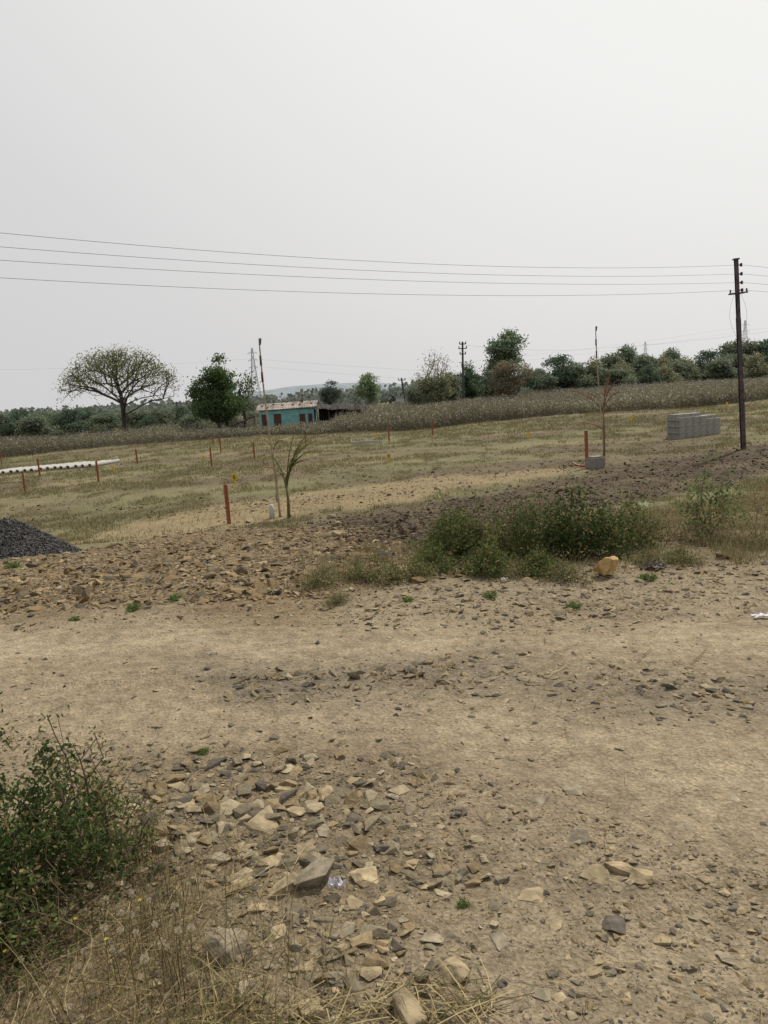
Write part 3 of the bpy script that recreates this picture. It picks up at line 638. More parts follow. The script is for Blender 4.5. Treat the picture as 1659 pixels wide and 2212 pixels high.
for q,(u,v,s) in enumerate([(845,1260,.9),(690,1268,.7),(770,1256,.75),(730,1305,.45),(1220,1254,.8),(1130,1245,.7),(1470,1215,.8),(900,1250,.7),(1400,1215,.7)]):
    put_bush(u,v,m,"low green weed clump on the stony verge",rot=q*1.3,s=s)
m=bush_meshes(8,.85,.6,.6,100,14,.024,A(92,108,68),ST,.055,.9)
put_bush(1535,1165,m,"upright green shrub with slender stems",s=.95)
m=bush_meshes(9,.6,1.2,.7,170,7,.016,A(118,112,78),A(140,124,100),.07,.9,dryf=.4)
put_bush(1440,1175,m,"dry straw coloured twiggy shrub",s=.8)
put_bush(1620,1180,m,"dry straw coloured twiggy shrub",rot=2,s=.8)
put_bush(1655,1120,m,"dry straw coloured twiggy shrub",rot=3,s=.9)
put_bush(800,1215,m,"dry straw coloured twiggy shrub",rot=1,s=.5)
put_bush(1170,1130,m,"dry straw coloured twiggy shrub",rot=1,s=.6)
put_bush(890,1225,m,"dry straw coloured twiggy shrub",rot=4,s=.45)
m=bush_meshes(10,.07,.14,.12,30,12,.01,A(84,108,56),ST,.012)
for u,v,s in [(380,1302,.8),(160,1345,.6),(290,1325,.9),(1060,1292,.8),(1240,1312,.8),(1000,1950,.3),(440,1620,.4),(30,1228,1.4),(880,1300,.7),(1400,1250,1.0)]:
    put_bush(u,v,m,"tiny green weed sprouting from the dirt","weed",random.uniform(0,6),s,"small weeds in the dirt","weed")
def seedhead(px,py,h,r,col=(.52,.46,.34)):
    z=hz(px,py);mb=MB();lx,ly=random.uniform(-.12,.12)*h*2,random.uniform(-.12,.12)*h*2
    mb.tube([(0,0,0),(lx*.3,ly*.3,h*.5),(lx,ly,h)],[.0016,.0013,.001],5,tuple(A(140,120,84)))
    for i in range(46):
        d=Vector((random.gauss(0,1),random.gauss(0,1),random.gauss(0,1))).normalized();q=Vector((lx,ly,h));s=d.orthogonal().normalized()*r*.12
        mb.quad(q+s*.3,q-s*.3,q+d*r-s,q+d*r+s,col)
    return mb,z
for i in range(26):
    u=random.uniform(10,420);v=random.uniform(1990,2200);px,py=G(u,v);h=random.uniform(.1,.28)
    mb,zz_=seedhead(px,py,h,random.uniform(.007,.012));obj("seed_head",mb.mesh("seed_head",M_NLEAF),None,(px,py,zz_),"dry cream coloured seed head on thin stalk","wild flower","dry seed heads among the straw")
for i in range(7):
    u=random.uniform(10,320);v=random.uniform(1930,2190);px,py=G(u,v);h=random.uniform(.1,.2);mb=MB();mb.tube([(0,0,0),(.01,0,h)],.001,5,tuple(A(110,120,70)))
    for k_ in range(6):
        a=k_*math.pi/3;p=Vector((.01,0,h));d=Vector((math.cos(a),math.sin(a),.3))*.007;s=Vector((-math.sin(a),math.cos(a),0))*.0024;mb.quad(p,p+d*.6+s,p+d,p+d*.6-s,tuple(A(205,188,80)))
    obj("wild_flower",mb.mesh("wild_flower",M_NLEAF),None,(px,py,hz(px,py)),"tiny yellow wild flower on thin stem","wild flower","yellow wild flowers among the straw")

# ------------------------------------------------------------------ marker posts
M_RED=simple("red_oxide_paint",tuple(A(152,90,66)),.7,.28,20,.2)
def post(u,v,h,lean=0,label="red oxide painted steel angle post in the ground"):
    px,py=G(u,v);mb=MB();w=.09
    mb.box((0,-w/2,h/2-.1),(w,.012,h+.2));mb.box((-w/2+.006,0.0,h/2-.1),(.012,w-.012,h+.2))
    if u==495:
        mb.tube([(-.01,0,h-.02),(-.02,0,h+.05),(.02,0,h+.09),(.05,0,h+.06)],.008,6)
    o=obj("marker_post",mb.mesh("marker_post",M_RED),None,(px,py,hz(px,py)),label,"post","red marker posts in the field")
    o.rotation_euler=(random.uniform(-.02,.02),lean,random.uniform(-.3,.5));return o
for u,v,vt in [(495,1132,1046),(458,1008,965),(550,992,955),(213,1040,995),(55,1062,1018),(87,1030,990),(297,1002,970),(478,978,945),(841,953,920),(935,940,912),(661,965,938),(1268,1012,930),(5,1005,975),(460,960,935)]:
    px,py=G(u,v);h=at(u,vt,py).z-hz(px,py);post(u,v,h,random.uniform(-.03,.01),"red oxide steel angle post with bent tip" if u==495 else "red oxide painted steel angle post in the ground")
M_YEL=simple("yellow_paint",tuple(A(215,188,62)),.6,.12,15,.05)
M_BLK=simple("black_paint",(.02,.02,.02),.6,.1,15,0)
def digit(ch,parent,loc,size):
    cu=bpy.data.curves.new("digit",'FONT');cu.body=ch;cu.size=size;cu.align_x='CENTER';cu.align_y='CENTER';cu.extrude=.002
    t=bpy.data.objects.new("tmp",cu);COL.objects.link(t);bpy.context.view_layer.update()
    me=bpy.data.meshes.new_from_object(t.evaluated_get(bpy.context.evaluated_depsgraph_get()));bpy.data.objects.remove(t);me.materials.clear();me.materials.append(M_BLK)
    o=obj("number",me,parent,loc);o.rotation_euler=(math.pi/2,0,0);return o
for u,v,vt,ch in [(508,1050,1023,"6"),(840,998,980,"5"),(440,998,984,None),(815,950,935,None),(1141,950,933,None),(246,1022,1008,None),(1363,915,898,None),(1570,880,868,None)]:
    px,py=G(u,v);h=max(.3,at(u,vt,py).z-hz(px,py));pw=.2 if ch=="6" else .17
    e=empty("plot_marker",(px,py,hz(px,py)),"small yellow numbered plot marker sign" if ch else "small yellow plot marker on short stake","plot marker","yellow plot markers in the field")
    obj("stake",MB().box((0,0,h*.35),(.05,.04,h*.9)).mesh("stake",M_YEL),e)
    obj("plate",MB().box((0,-.028,h*.72),(pw,.012,h*.5)).mesh("plate",M_YEL),e)
    if ch:digit(ch,e,(0,-.038,h*.72),h*.55)
M_WH=simple("whitewashed_stone",tuple(A(205,205,200)),.9,.15,20,.3)
px,py=G(588,1120);mb=MB();mb.tube([(0,0,-.1),(0,0,.3),(0,0,.36),(0,0,.39)],[.075,.07,.05,.015],10)
obj("marker_stone",mb.mesh("marker_stone",M_WH,True),None,(px,py,hz(px,py)),"short whitewashed boundary marker stone","marker stone")
M_CON=simple("weathered_concrete",tuple(A(142,138,128)),.95,.25,14,.4)
px,py=G(1286,1012);mb=MB();mb.box((0,0,.15),(.5,.45,.42));mb.box((.02,.02,.38),(.42,.38,.05))
o=obj("concrete_block",mb.mesh("concrete_block",M_CON),None,(px,py,hz(px,py)),"squat grey concrete footing block beside a post","concrete block");o.rotation_euler[2]=.25
px,py=G(1252,1010);mb=MB();mb.tube([(-.2,.15,.15),(-.1,.05,.08),(.02,0,.05),(.18,-.08,.04)],.034,10)
obj("plastic_pipe",mb.mesh("plastic_pipe",simple("orange_plastic",tuple(A(165,92,66)),.5,.1)),None,(px,py,hz(px,py)),"curved orange plastic pipe lying by the footing","pipe")

# ------------------------------------------------------------------ palms and bamboo poles
def frond(mb,p0,az,el,L,droop,lf,col,nl=36):
    pts=[];p=Vector(p0);e=el;N=12
    for i in range(N+1):
        pts.append(p.copy());p=p+Vector((math.cos(az)*math.cos(e),math.sin(az)*math.cos(e),math.sin(e)))*L/N;e-=droop*(i/N)*2/N
    mb.tube(pts,[.015*(1-.8*i/N)+.003 for i in range(N+1)],5,col)
    for i in range(nl):
        t=.28+.7*i/nl;k=min(int(t*N),N-1);q=pts[k].lerp(pts[k+1],t*N-k);d=(pts[k+1]-pts[k]).normalized();s=d.cross(Vector((0,0,1)))
        s=s.normalized() if s.length>.05 else Vector((-math.sin(az),math.cos(az),0))
        for sg in(-1,1):
            l=lf*math.sin(math.pi*min(.93,.3+t*.65))*random.uniform(.75,1.1);w=d*.012+Vector((0,0,.003))
            tip=q+(s*sg*.5+d*.9+Vector((random.uniform(-.15,.15),0,random.uniform(-.35,.05)))).normalized()*l
            c=tuple(x*random.uniform(.7,1.25) for x in col);mb.quad(q-w,q+w,tip+w*.3,tip-w*.3,c)
def palm(u,v,vt,cols,lab,specs,stemcol,top=.75,lf=.26):
    px,py=G(u,v);z=hz(px,py);H=at(u,vt,py).z-z;e=empty("palm_sapling",(px,py,z),lab,"palm tree")
    mb=MB();mb.tube([(0,0,-.1),(.02,0,H*top*.5),(-.01,0,H*top)],[.05,.035,.02],8,tuple(stemcol));obj("stem",mb.mesh("stem",M_BARK,True),e)
    mb=MB()
    for az,el,L,dr,z0,ci in specs:frond(mb,(0,0,H*z0),az,el,L*H/2.4,dr,lf,tuple(cols[ci]))
    obj("fronds",mb.mesh("fronds",M_NLEAF),e)
pg=A(118,124,74)*1.1;pd=A(165,142,106);pdk=A(130,108,82)
palm(624,1120,920,[pg,pd],"young palm sapling with upright green fronds leaning over",[(.1,1.36,1.65,.9,.3,0),(.4,1.25,1.55,1.4,.34,0),(2.9,1.42,1.1,.9,.3,0),(.0,1.08,1.35,2.1,.42,0),(.2,1.46,1.7,.5,.3,0),(.3,.95,.95,2.3,.45,1),(-.4,1.3,1.5,1.2,.35,0),(.8,1.2,1.4,1.5,.38,0),(3.3,1.1,.8,2.2,.4,1)],A(120,112,80),.45,.23)
palm(600,1085,930,[pd,pdk],"dried brown palm sapling tied to a pole",[(2.8,1.35,.9,2.4,.72,0),(3.4,1.2,.7,2.8,.72,0),(0.2,1.25,.6,2.8,.72,1)],A(160,138,108),.75,.17)
pw=A(136,104,80)
palm(1305,985,820,[pw,A(150,116,88)],"withered brown palm sapling with drooping fronds",[(.3,1.3,1.1,1.2,.62,0),(.0,1.1,.9,2.0,.62,1),(3.1,.8,1.6,1.5,.6,0),(3.3,.5,1.0,1.2,.35,1),(.6,1.4,1.1,.6,.64,0),(-.2,.9,.8,2.6,.55,0),(2.7,1.2,.9,1.8,.6,1)],A(135,108,88),.7,.24)
def bamboo(u,v,ut,vt,lab):
    px,py=G(u,v);z=hz(px,py);t=at(ut,vt,py);d=Vector((t.x-px,0,t.z-z));e=empty("bamboo_pole",(px,py,z),lab,"pole")
    mb=MB();N=16;pts=[];rad=[]
    for i in range(N+1):
        f=i/N;w=.035*math.sin(f*5+1)*(1-f*.2);base_p=Vector((d.x*f+w,0,d.z*f-.1*(1-f)))
        pts.append(base_p);rad.append(.034*(1-.5*f))
        if 0<i<N:
            pts.append(base_p+d.normalized()*.012);rad.append(.039*(1-.5*f));pts.append(base_p+d.normalized()*.03);rad.append(.034*(1-.5*f))
    mb.tube(pts,rad,8,tuple(A(172,160,134)));obj("pole_stem",mb.mesh("pole_stem",M_BARK,True),e)
    mb=MB()
    for i in range(2):
        f=.88-.09*i;p=Vector((d.x*f+.035*math.sin(f*5+1),0,d.z*f));mb.tube([p-Vector((0,0,.13)),p+Vector((.0,0,.13))],.03,8,tuple(A(100,88,72)))
    mb.tube([Vector((d.x*.965,0,d.z*.965)),Vector((d.x*.965+.03,0,d.z*1.0))],.026,8,tuple(A(90,84,76)))
    obj("binding",mb.mesh("binding",M_BARK,True),e)
bamboo(603,1118,560,731,"tall crooked bamboo pole supporting a palm sapling")
bamboo(1303,985,1287,705,"tall thin bamboo pole beside withered palm")

# ------------------------------------------------------------------ power pole
M_STEEL=simple("dark_painted_steel",tuple(A(74,66,74)),.6,.35,6,.2,0,.3,tuple(A(90,78,78)))
M_PORC=simple("brown_porcelain",tuple(A(60,50,50)),.3,.1,6,0)
M_WIRE=simple("aluminium_wire",tuple(A(120,123,128)),.6,.1,6,0)
px,py=G(1606,970);zg=hz(px,py);tp=at(1590,561,py);PB=Vector((px,py,zg));ax=(tp-PB)
e=empty("power_pole",PB,"dark steel utility pole with insulators and crossarm","power pole")
L=ax.length;tl=math.atan2(ax.x,ax.z);e.rotation_euler=(0,tl,0)
mb=MB();
for (za,zb,w) in [(-.3,L*.35,.15),(L*.35,L*.7,.135),(L*.7,L,.12)]:
    mb.box((0,-w/2+.008,(za+zb)/2),(w,.016,zb-za));mb.box((0,w/2-.008,(za+zb)/2),(w,.016,zb-za));mb.box((0,0,(za+zb)/2),(.012,w-.034,zb-za))
obj("post",mb.mesh("post",M_STEEL),e)
mb=MB();mb.box((0,-.1,L-1.2),(.68,.05,.05));mb.box((0,.1,L-1.2),(.56,.05,.05))
for sx_ in(-.3,.3):mb.tube([(sx_,-.1,L-1.17),(sx_,-.1,L-1.06)],.03,8)
obj("crossarm",mb.mesh("crossarm",M_STEEL),e)
ATT=[L-.2,L-.52,L-.83,L-1.1]
mb=MB();mb.box((.0,0,L+.02),(.2,.18,.05));obj("cap",mb.mesh("cap",M_STEEL),e)
for zk in ATT[:]:
    mb=MB();mb.box((.12,-.0,zk),(.14,.04,.04));mb.tube([(.18,0,zk-.06),(.18,0,zk-.03),(.18,0,zk),(.18,0,zk+.03),(.18,0,zk+.06)],[.035,.048,.03,.048,.035],10);obj("insulator",mb.mesh("insulator",M_PORC),e)
for s_ in(-1,1):
    mb=MB();mb.tube([(s_*(.1+.22*math.sin(math.pi*i/12)),.0,L-1.2-i*.13) for i in range(13)],.004,5)
    obj("loose_cable",mb.mesh("loose_cable",M_WIRE),e)
Mrot=Matrix.Rotation(tl,3,'Y')
Q0=at(0,550,17.0)
def wire(name,pts,r,lab,grp="overhead electric wires",mat=None):
    mb=MB();p0=Vector(pts[0]);mb.tube([Vector(p)-p0 for p in pts],r,5);obj(name,mb.mesh(name,mat or M_WIRE),None,p0,lab,"electric wire",grp)
for k_,(vq,vm) in enumerate([(503,573),(533,592),(562,610),(600,638)]):
    Ak=PB+Mrot@Vector((.18,0,ATT[k_]))
    dx,dy=Q0.x-Ak.x,Q0.y-Ak.y
    def onplan(u,v):
        a,b,c=ray(u,v);s=(Ak.y*a-Ak.x*b)/(dx*b-dy*a);yy_=Ak.y+dy*s;return s,CZ+c*yy_/b
    s1,z1=onplan(1000,vm);s2,z2=onplan(0,vq)
    c0=Ak.z;M_=np.array([[s1,s1*s1],[s2,s2*s2]]);b_,a_=np.linalg.solve(M_,[z1-c0,z2-c0])
    pts=[(Ak.x+dx*s,Ak.y+dy*s,c0+b_*s+a_*s*s) for s in np.linspace(0,1.45,48)]
    wire("electric_wire",pts,.005,"thin sagging overhead wire attached to utility pole")
    pts=[(Ak.x-dx*s,Ak.y-dy*s,c0-.9*s+1.0*s*s) for s in np.linspace(0,1.0,16)]
    wire("electric_wire",pts,.005,"thin sagging overhead wire attached to utility pole")
M_POLE=simple("weathered_pole",tuple(A(84,80,78)),.9,.2,4,.2)
def fpole(u,v,ut,vt,d,arm,lab):
    b=at(u,v,d);t=at(ut,vt,d);zg=hz(b.x,d);e=empty("utility_pole",(b.x,d,zg),lab,"utility pole");H=t.z-zg;dx_=t.x-b.x
    mb=MB();mb.tube([(0,0,-.3),(dx_*.5,0,H*.5),(dx_,0,H)],[.17,.14,.12],8);obj("post",mb.mesh("post",M_POLE),e)
    for q,w in arm:
        mb=MB();mb.box((dx_*q,-.2,H*q),(w,.1,.12));[mb.tube([(dx_*q+s_*w*.45,-.2,H*q),(dx_*q+s_*w*.45,-.2,H*q+.3)],.07,6) for s_ in(-1,1)]
        obj("crossarm",mb.mesh("crossarm",M_POLE),e)
fpole(1001,880,999,738,104,[(.965,.9),(.9,1.1),(.82,.8)],"tall dark utility pole with short crossarms")
fpole(878,875,867,816,128,[(.93,1.2)],"leaning dark utility pole with crossarm")
fpole(654,872,652,850,170,[(.9,1.2)],"small distant utility pole with crossarm")
fpole(385,900,381,868,150,[(.93,1.2)],"small distant utility pole with crossarm")
M_LAT=simple("hazy_galvanised_steel",tuple(A(176,180,186)),.8,.05,1,0)  # pale bluish steel tone includes painted distance haze
def lattice(u,vt,d,th,lab):
    t=at(u,vt,d);zg=hz(t.x,d);H=t.z-zg;e=empty("pylon",(t.x,d,zg),lab,"pylon");mb=MB();bw=H*.09;S=9
    def w(f):return bw*(1-f)**1.3+H*.012
    lv=[i/S for i in range(S+1)]
    for i in range(S):
        a,b=lv[i],lv[i+1];ca=[(w(a)*sx_,w(a)*sy_,H*a) for sx_,sy_ in((-1,-1),(1,-1),(1,1),(-1,1))];cb_=[(w(b)*sx_,w(b)*sy_,H*b) for sx_,sy_ in((-1,-1),(1,-1),(1,1),(-1,1))]
        for j in range(4):
            mb.tube([ca[j],cb_[j]],th,4,cap=False);mb.tube([ca[j],cb_[(j+1)%4]],th*.6,4,cap=False);mb.tube([ca[(j+1)%4],cb_[j]],th*.6,4,cap=False);mb.tube([cb_[j],cb_[(j+1)%4]],th*.6,4,cap=False)
    obj("mast",mb.mesh("mast",M_LAT),e)
    for f in(.68,.8,.92):
        mb=MB();aw=H*.075
        for s_ in(-1,1):
            mb.tube([(0,0,H*f+H*.02),(s_*aw,0,H*f)],th*.8,4);mb.tube([(0,0,H*f-H*.01),(s_*aw,0,H*f)],th*.8,4);mb.tube([(s_*aw,0,H*f),(s_*aw,0,H*(f-.03))],th*.8,4)
        obj("arm",mb.mesh("arm",M_LAT),e)
    return e
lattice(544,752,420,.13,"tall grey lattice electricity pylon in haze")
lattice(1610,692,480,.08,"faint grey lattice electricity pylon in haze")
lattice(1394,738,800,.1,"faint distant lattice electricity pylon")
M_FW=simple("hazy_wire",tuple(A(190,192,196)),.8,.05,1,0)  # wire colour paled to stand in for haze
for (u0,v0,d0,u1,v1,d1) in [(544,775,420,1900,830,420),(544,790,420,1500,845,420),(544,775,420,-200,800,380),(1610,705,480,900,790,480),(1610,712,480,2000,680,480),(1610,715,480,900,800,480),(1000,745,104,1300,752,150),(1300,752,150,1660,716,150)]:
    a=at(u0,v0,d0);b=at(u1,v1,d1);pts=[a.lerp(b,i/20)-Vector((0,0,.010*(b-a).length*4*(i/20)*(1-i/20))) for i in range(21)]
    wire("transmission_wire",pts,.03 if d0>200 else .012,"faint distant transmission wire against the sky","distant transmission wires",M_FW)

# ------------------------------------------------------------------ hut
def hut():
    d=82.0
    l=at(562,920,d);r=at(680,916,d);zg=hz((l.x+r.x)/2,d);W=r.x-l.x
    e=empty("hut",(l.x,d,zg),"turquoise painted hut with rusty corrugated roof","hut")
    wh=2.15
    MW=simple("turquoise_plaster",tuple(A(128,182,178)),.9,.2,2.5,.2);MD=simple("brown_wood_door",tuple(A(98,66,58)),.8,.2,5,.1);MR=simple("rusty_sheet",tuple(A(104,94,88)),.7,.25,1.2,.2,0,.2,tuple(A(164,150,138)));MDK=simple("dark_thatch",tuple(A(76,70,66)),1,.4,4,.6)
    MPO=simple("bare_wood",tuple(A(96,88,80)),.9,.2,5,.2)
    mb=MB();ops=[(.04,.15,0,1.8),(.26,.40,.0,1.8),(.73,.84,.5,1.65),(.89,.97,.5,1.65)]
    x0=0
    for a,b,z0,z1 in ops:
        mb.box(((x0+a*W)/2,0,wh/2),(a*W-x0,.2,wh))
        mb.box(((a+b)/2*W,0,(z1+wh)/2),((b-a)*W,.2,wh-z1))
        if z0>0:mb.box(((a+b)/2*W,0,z0/2),((b-a)*W,.2,z0))
        x0=b*W
    mb.box(((x0+W)/2,0,wh/2),(W-x0,.2,wh))
    mb.box((.1,2.1,wh/2),(.2,4,wh));mb.box((W-.1,2.1,wh/2),(.2,4,wh));mb.box((W/2,4.2,wh/2),(W,.2,wh))
    obj("wall",mb.mesh("wall",MW),e)
    for a,b,z0,z1 in ops:
        nm="door" if z0==0 else "window";q=MB();w=(b-a)*W;q.box(((a+b)/2*W,-.02,(z0+z1)/2),(w-.01,.06,z1-z0-.01));q.box(((a+b)/2*W,-.06,(z0+z1)/2),(.03,.03,z1-z0-.1))
        obj(nm,q.mesh(nm,MD),e)
    q=MB();N=46
    def rz(xf,yf):return wh+.05+.68*(1-abs(yf-2.0)/2.35)+.10*xf
    for side in(0,1):
        for i in range(N):
            xa,xb=-.35+(W+.7)*i/N,-.35+(W+.7)*(i+1)/N;ca=.03*(i%2);cb_=.03*((i+1)%2)
            ya,yb=((-.25,2.0) if side==0 else (2.0,4.5))
            q.quad((xa,ya,rz(xa/W,ya)+ca),(xb,ya,rz(xb/W,ya)+cb_),(xb,yb,rz(xb/W,yb)+cb_),(xa,yb,rz(xa/W,yb)+ca))
    q.box((W/2,-.25,rz(.5,-.25)-.03),(W+.6,.05,.06))
    obj("roof",q.mesh("roof",MR),e)
    q=MB()
    for s_ in(0,1):
        i=len(q.v);xw=.1 if s_==0 else W-.1
        q.v+=[(xw,-.1,wh),(xw,4.3,wh),(xw,2.0,rz(s_,2)-.04)];q.c+=[(.5,.5,.5)]*3;q.f.append([i,i+1,i+2])
    obj("gable",q.mesh("gable",MW),e)
    for i in range(14):
        xx_=random.uniform(.2,W-.2);yy_=random.uniform(.2,2.2);o=obj("roof_stone",RM["dark"][i%7],None,(l.x+xx_,d+yy_,zg+rz(xx_/W,yy_)+.08),"dark stone weighing down the rusty roof","rock","stones on the hut roof");o.scale=(.15,.13,.14)
    s=empty("shed",(l.x+W+.35,d-.2,zg),"open sided shed with dark sagging thatch roof","shed");SW=5.0
    for i in range(5):
        obj("support_post",MB().tube([(SW*i/4,-.2,0),(SW*i/4,-.2,1.95-.08*i)],.06,6).mesh("support_post",MPO),s)
        obj("support_post",MB().tube([(SW*i/4,2.8,0),(SW*i/4,2.8,2.2-.08*i)],.06,6).mesh("support_post",MPO),s)
    q=MB();rr_=random.Random(4);sag=lambda x_:2.2-.08*x_+.06*math.sin(x_*3)
    for i in range(16):
        xa,xb=-.2+(SW+.6)*i/16,-.2+(SW+.6)*(i+1)/16
        q.quad((xa,-.7,sag(xa)-.12),(xb,-.7,sag(xb)-.12),(xb,1.4,sag(xb)+.35),(xa,1.4,sag(xa)+.35));q.quad((xa,1.4,sag(xa)+.35),(xb,1.4,sag(xb)+.35),(xb,3.4,sag(xb)),(xa,3.4,sag(xa)))
    for i in range(30):
        x_=rr_.uniform(-.2,SW+.3);q.tube([(x_,-.8,2.13-.08*x_),(x_+rr_.uniform(-.4,.4),1.2,2.5-.08*x_+rr_.uniform(0,.25))],.04,5)
    obj("roof",q.mesh("roof",MDK),s)
    q=MB();q.box((SW/2,3.1,1.0),(SW,.1,2.0));obj("wall",q.mesh("wall",MDK),s)
    t=empty("lean_to",(l.x-.4,d+.5,zg),"low dark lean-to with sloping thatch roof","lean-to")
    q=MB();q.quad((0,-1,1.75),(0,2.5,1.85),(-2.9,2.5,.85),(-2.9,-1,.75));q.quad((0,-1,1.62),(0,2.5,1.72),(-2.9,2.5,.75),(-2.9,-1,.65));q.quad((0,-1,1.75),(0,-1,1.62),(-2.9,-1,.65),(-2.9,-1,.75))
    obj("roof",q.mesh("roof",MDK),t)
    for x_,h in((-.1,1.7),(-1.4,1.2),(-2.7,.75)):obj("support_post",MB().tube([(x_,-.8,0),(x_,-.8,h)],.06,6).mesh("support_post",MPO),t)
hut()
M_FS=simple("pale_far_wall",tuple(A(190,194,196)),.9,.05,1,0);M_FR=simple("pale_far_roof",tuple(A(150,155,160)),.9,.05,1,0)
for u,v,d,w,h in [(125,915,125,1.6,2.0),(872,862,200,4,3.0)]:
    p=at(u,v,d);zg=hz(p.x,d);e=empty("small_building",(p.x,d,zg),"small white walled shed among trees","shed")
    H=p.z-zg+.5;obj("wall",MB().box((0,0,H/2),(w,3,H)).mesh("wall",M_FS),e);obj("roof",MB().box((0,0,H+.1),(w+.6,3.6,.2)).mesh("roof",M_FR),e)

# ------------------------------------------------------------------ block stack, pipes, beam
MBK=simple("grey_concrete_block",tuple(A(154,153,144)),.95,.28,4,.4)
rbm=bmesh.new();bmesh.ops.create_cube(rbm,size=1);bmesh.ops.scale(rbm,vec=(.401,.2,.145),verts=rbm.verts);bmesh.ops.bevel(rbm,geom=rbm.edges[:],offset=.005,segments=1,affect='EDGES')
bme=bpy.data.meshes.new("concrete_block");rbm.to_mesh(bme);rbm.free();bme.materials.append(MBK)
x0,y0=G(1462,948);aB=.34;zg=hz(x0,y0)
for ly in range(8):
    for row in range(4):
        n=6
        if ly==7:n=[0,3,4,4][row]
        if ly==6:n=[4,6,6,6][row]
        for i in range(n):
            if 0<row<3 and 0<i<n-1 and ly<6:continue
            lx=.2+i*.404+(.06 if ly%2 else 0)+random.uniform(-.005,.005);lyy=row*.205+random.uniform(-.008,.008)
            o=obj("concrete_block",bme,None,(x0+lx*math.cos(aB)-lyy*math.sin(aB),y0+lx*math.sin(aB)+lyy*math.cos(aB),zg+.03+ly*.1465),"grey concrete block stacked in a low wall","concrete block","concrete blocks stacked in the field")
            o.rotation_euler[2]=aB+random.uniform(-.012,.012)
MP=simple("white_concrete_pipe",tuple(A(180,177,168)),.9,.12,4,.15)
def pipemesh(L,r,ri):
    N=20;vs=[];fs=[]
    for (rad,yy_) in((r,0),(r,L),(ri,L),(ri,0)):
        for j in range(N):a=2*math.pi*j/N;vs.append((rad*math.cos(a),yy_,rad*math.sin(a)))
    for k in range(4):
        for j in range(N):fs.append([k*N+j,k*N+(j+1)%N,((k+1)%4)*N+(j+1)%N,((k+1)%4)*N+j])
    me=bpy.data.meshes.new("concrete_pipe");me.from_pydata(vs,[],fs);me.materials.append(MP);me.update();return me
pm=pipemesh(3.0,.13,.105)
xa,ya=G(-40,1030);xb,yb=G(195,1010)
n=int(math.hypot(xb-xa,yb-ya)/.4)
for i in range(n+1):
    f=i/n;px=xa+(xb-xa)*f;py=ya+(yb-ya)*f+random.uniform(-.15,.15);o=obj("concrete_pipe",pm,None,(px,py,hz(px,py)+.12),"white concrete pipe lying in a row","concrete pipe","concrete pipes laid side by side")
    o.rotation_euler[2]=math.atan2(yb-ya,xb-xa)-.35+random.uniform(-.04,.04)
xa,ya=G(758,963);xb,yb=G(826,958);mb=MB();mb.box((0,0,.08),(math.hypot(xb-xa,yb-ya),.16,.16));mb.box((0,0,.17),(math.hypot(xb-xa,yb-ya)*.96,.1,.02))
o=obj("concrete_beam",mb.mesh("concrete_beam",MP),None,((xa+xb)/2,(ya+yb)/2,hz(xa,ya)+.08),"pale concrete beam lying in the grass","concrete beam");o.rotation_euler[2]=math.atan2(yb-ya,xb-xa)
def litter(u,v,w,col,lab,name,h=.25,up=0.0):
    px,py=G(u,v);s=w/F*math.hypot(px,py,CZ)/2;bm=bmesh.new();bmesh.ops.create_grid(bm,x_segments=9,y_segments=7,size=1)
    for q in bm.verts:
        p=q.co*1.8+Vector((u,0,0));q.co.z=abs(mnoise.noise(p))*h*3+mnoise.noise(p*2.3)*h;q.co.x+=mnoise.noise(p+Vector((5,5,5)))*.3;q.co.y=q.co.y*.6+mnoise.noise(p*1.5+Vector((9,1,5)))*.35
    me=bpy.data.meshes.new(name);bm.to_mesh(me);bm.free();mm=simple(name+"_mat",tuple(col),.6,.08,5,.1);me.materials.append(mm);o=obj(name,me,None,(px,py,hz(px,py)+.02+up),lab,"litter");o.scale=(s,s,s);return o
litter(730,1930,34,A(218,212,218),"crumpled white paper scrap among rocks","paper_scrap",.6,.01)
litter(1643,1330,32,A(225,225,225),"white paper scrap on the dirt","paper_scrap",.15)
litter(1392,1195,18,A(215,225,180),"pale plastic bag caught in a bush","plastic_bag",.8,.42)
litter(1415,1228,40,A(90,92,98),"dark plastic litter beside the boulder","plastic_litter",.25)
litter(835,1215,36,A(110,116,112),"grey plastic litter in the weeds","plastic_litter",.3,.03)
litter(1090,1258,14,A(205,190,200),"pale scrap of paper under a bush","paper_scrap",.5)

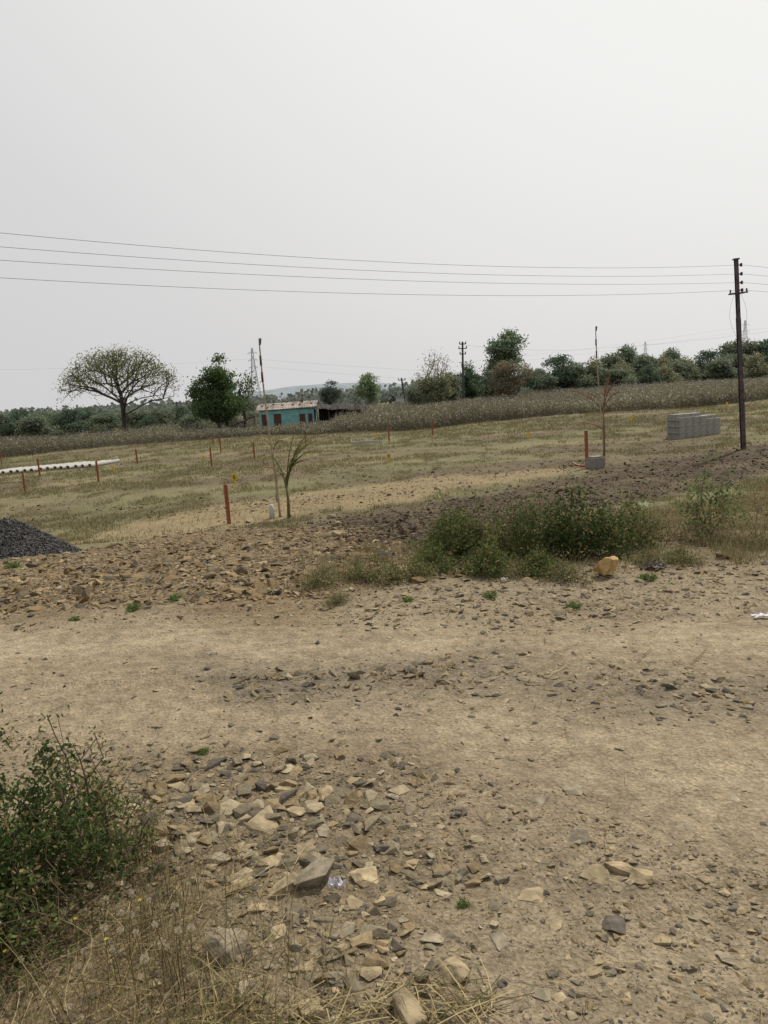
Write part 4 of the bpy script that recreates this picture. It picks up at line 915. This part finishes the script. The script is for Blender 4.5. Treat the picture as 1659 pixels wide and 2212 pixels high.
# ------------------------------------------------------------------ light, sky, camera
SAZ,SEL=math.radians(38),math.radians(52)
sd=Vector((math.sin(SAZ)*math.cos(SEL),math.cos(SAZ)*math.cos(SEL),math.sin(SEL)))
sl=bpy.data.lights.new("sun",'SUN');sl.energy=4.0;sl.angle=math.radians(1.2);sl.color=(1,.955,.88)
so=bpy.data.objects.new("sun",sl);COL.objects.link(so);so.rotation_euler=sd.to_track_quat('Z','Y').to_euler()
w=bpy.data.worlds.new("World");scene.world=w;w.use_nodes=True;n=w.node_tree.nodes;l=w.node_tree.links;bg=n["Background"]
sky=n.new("ShaderNodeTexSky");sky.sky_type='NISHITA';sky.sun_disc=False;sky.sun_elevation=SEL;sky.sun_rotation=SAZ;sky.dust_density=8;sky.air_density=1.2
scl=n.new("ShaderNodeVectorMath");scl.operation='SCALE';scl.inputs["Scale"].default_value=.10;l.new(sky.outputs[0],scl.inputs[0])
tc=n.new("ShaderNodeTexCoord");dt=n.new("ShaderNodeVectorMath");dt.operation='DOT_PRODUCT';l.new(tc.outputs["Generated"],dt.inputs[0]);dt.inputs[1].default_value=sd
mr=n.new("ShaderNodeMapRange");mr.inputs[1].default_value=.2;mr.inputs[2].default_value=1.0;l.new(dt.outputs["Value"],mr.inputs[0])
rp_=n.new("ShaderNodeValToRGB");els=rp_.color_ramp.elements
els[0].position=0;els[0].color=(*lin(210,209,211),1);els[1].position=.75;els[1].color=(*lin(241,241,239),1)
e_=els.new(.35);e_.color=(*lin(218,217,217),1)
l.new(mr.outputs[0],rp_.inputs[0])
mx=n.new("ShaderNodeMix");mx.data_type='RGBA';mx.inputs[0].default_value=.95;l.new(scl.outputs[0],mx.inputs[6]);l.new(rp_.outputs[0],mx.inputs[7])
l.new(mx.outputs[2],bg.inputs[0]);bg.inputs[1].default_value=1.0
cam=bpy.data.cameras.new("camera");co=bpy.data.objects.new("camera",cam);COL.objects.link(co);scene.camera=co
cam.sensor_fit='HORIZONTAL';cam.sensor_width=36;cam.lens=36;cam.clip_start=.05;cam.clip_end=6000
co.matrix_world=Matrix.Translation((0,0,CZ))@Matrix.Rotation(math.pi/2-P,4,'X')@Matrix.Rotation(-R,4,'Z')
scene.view_settings.view_transform='Standard';scene.view_settings.look='None';scene.view_settings.exposure=0
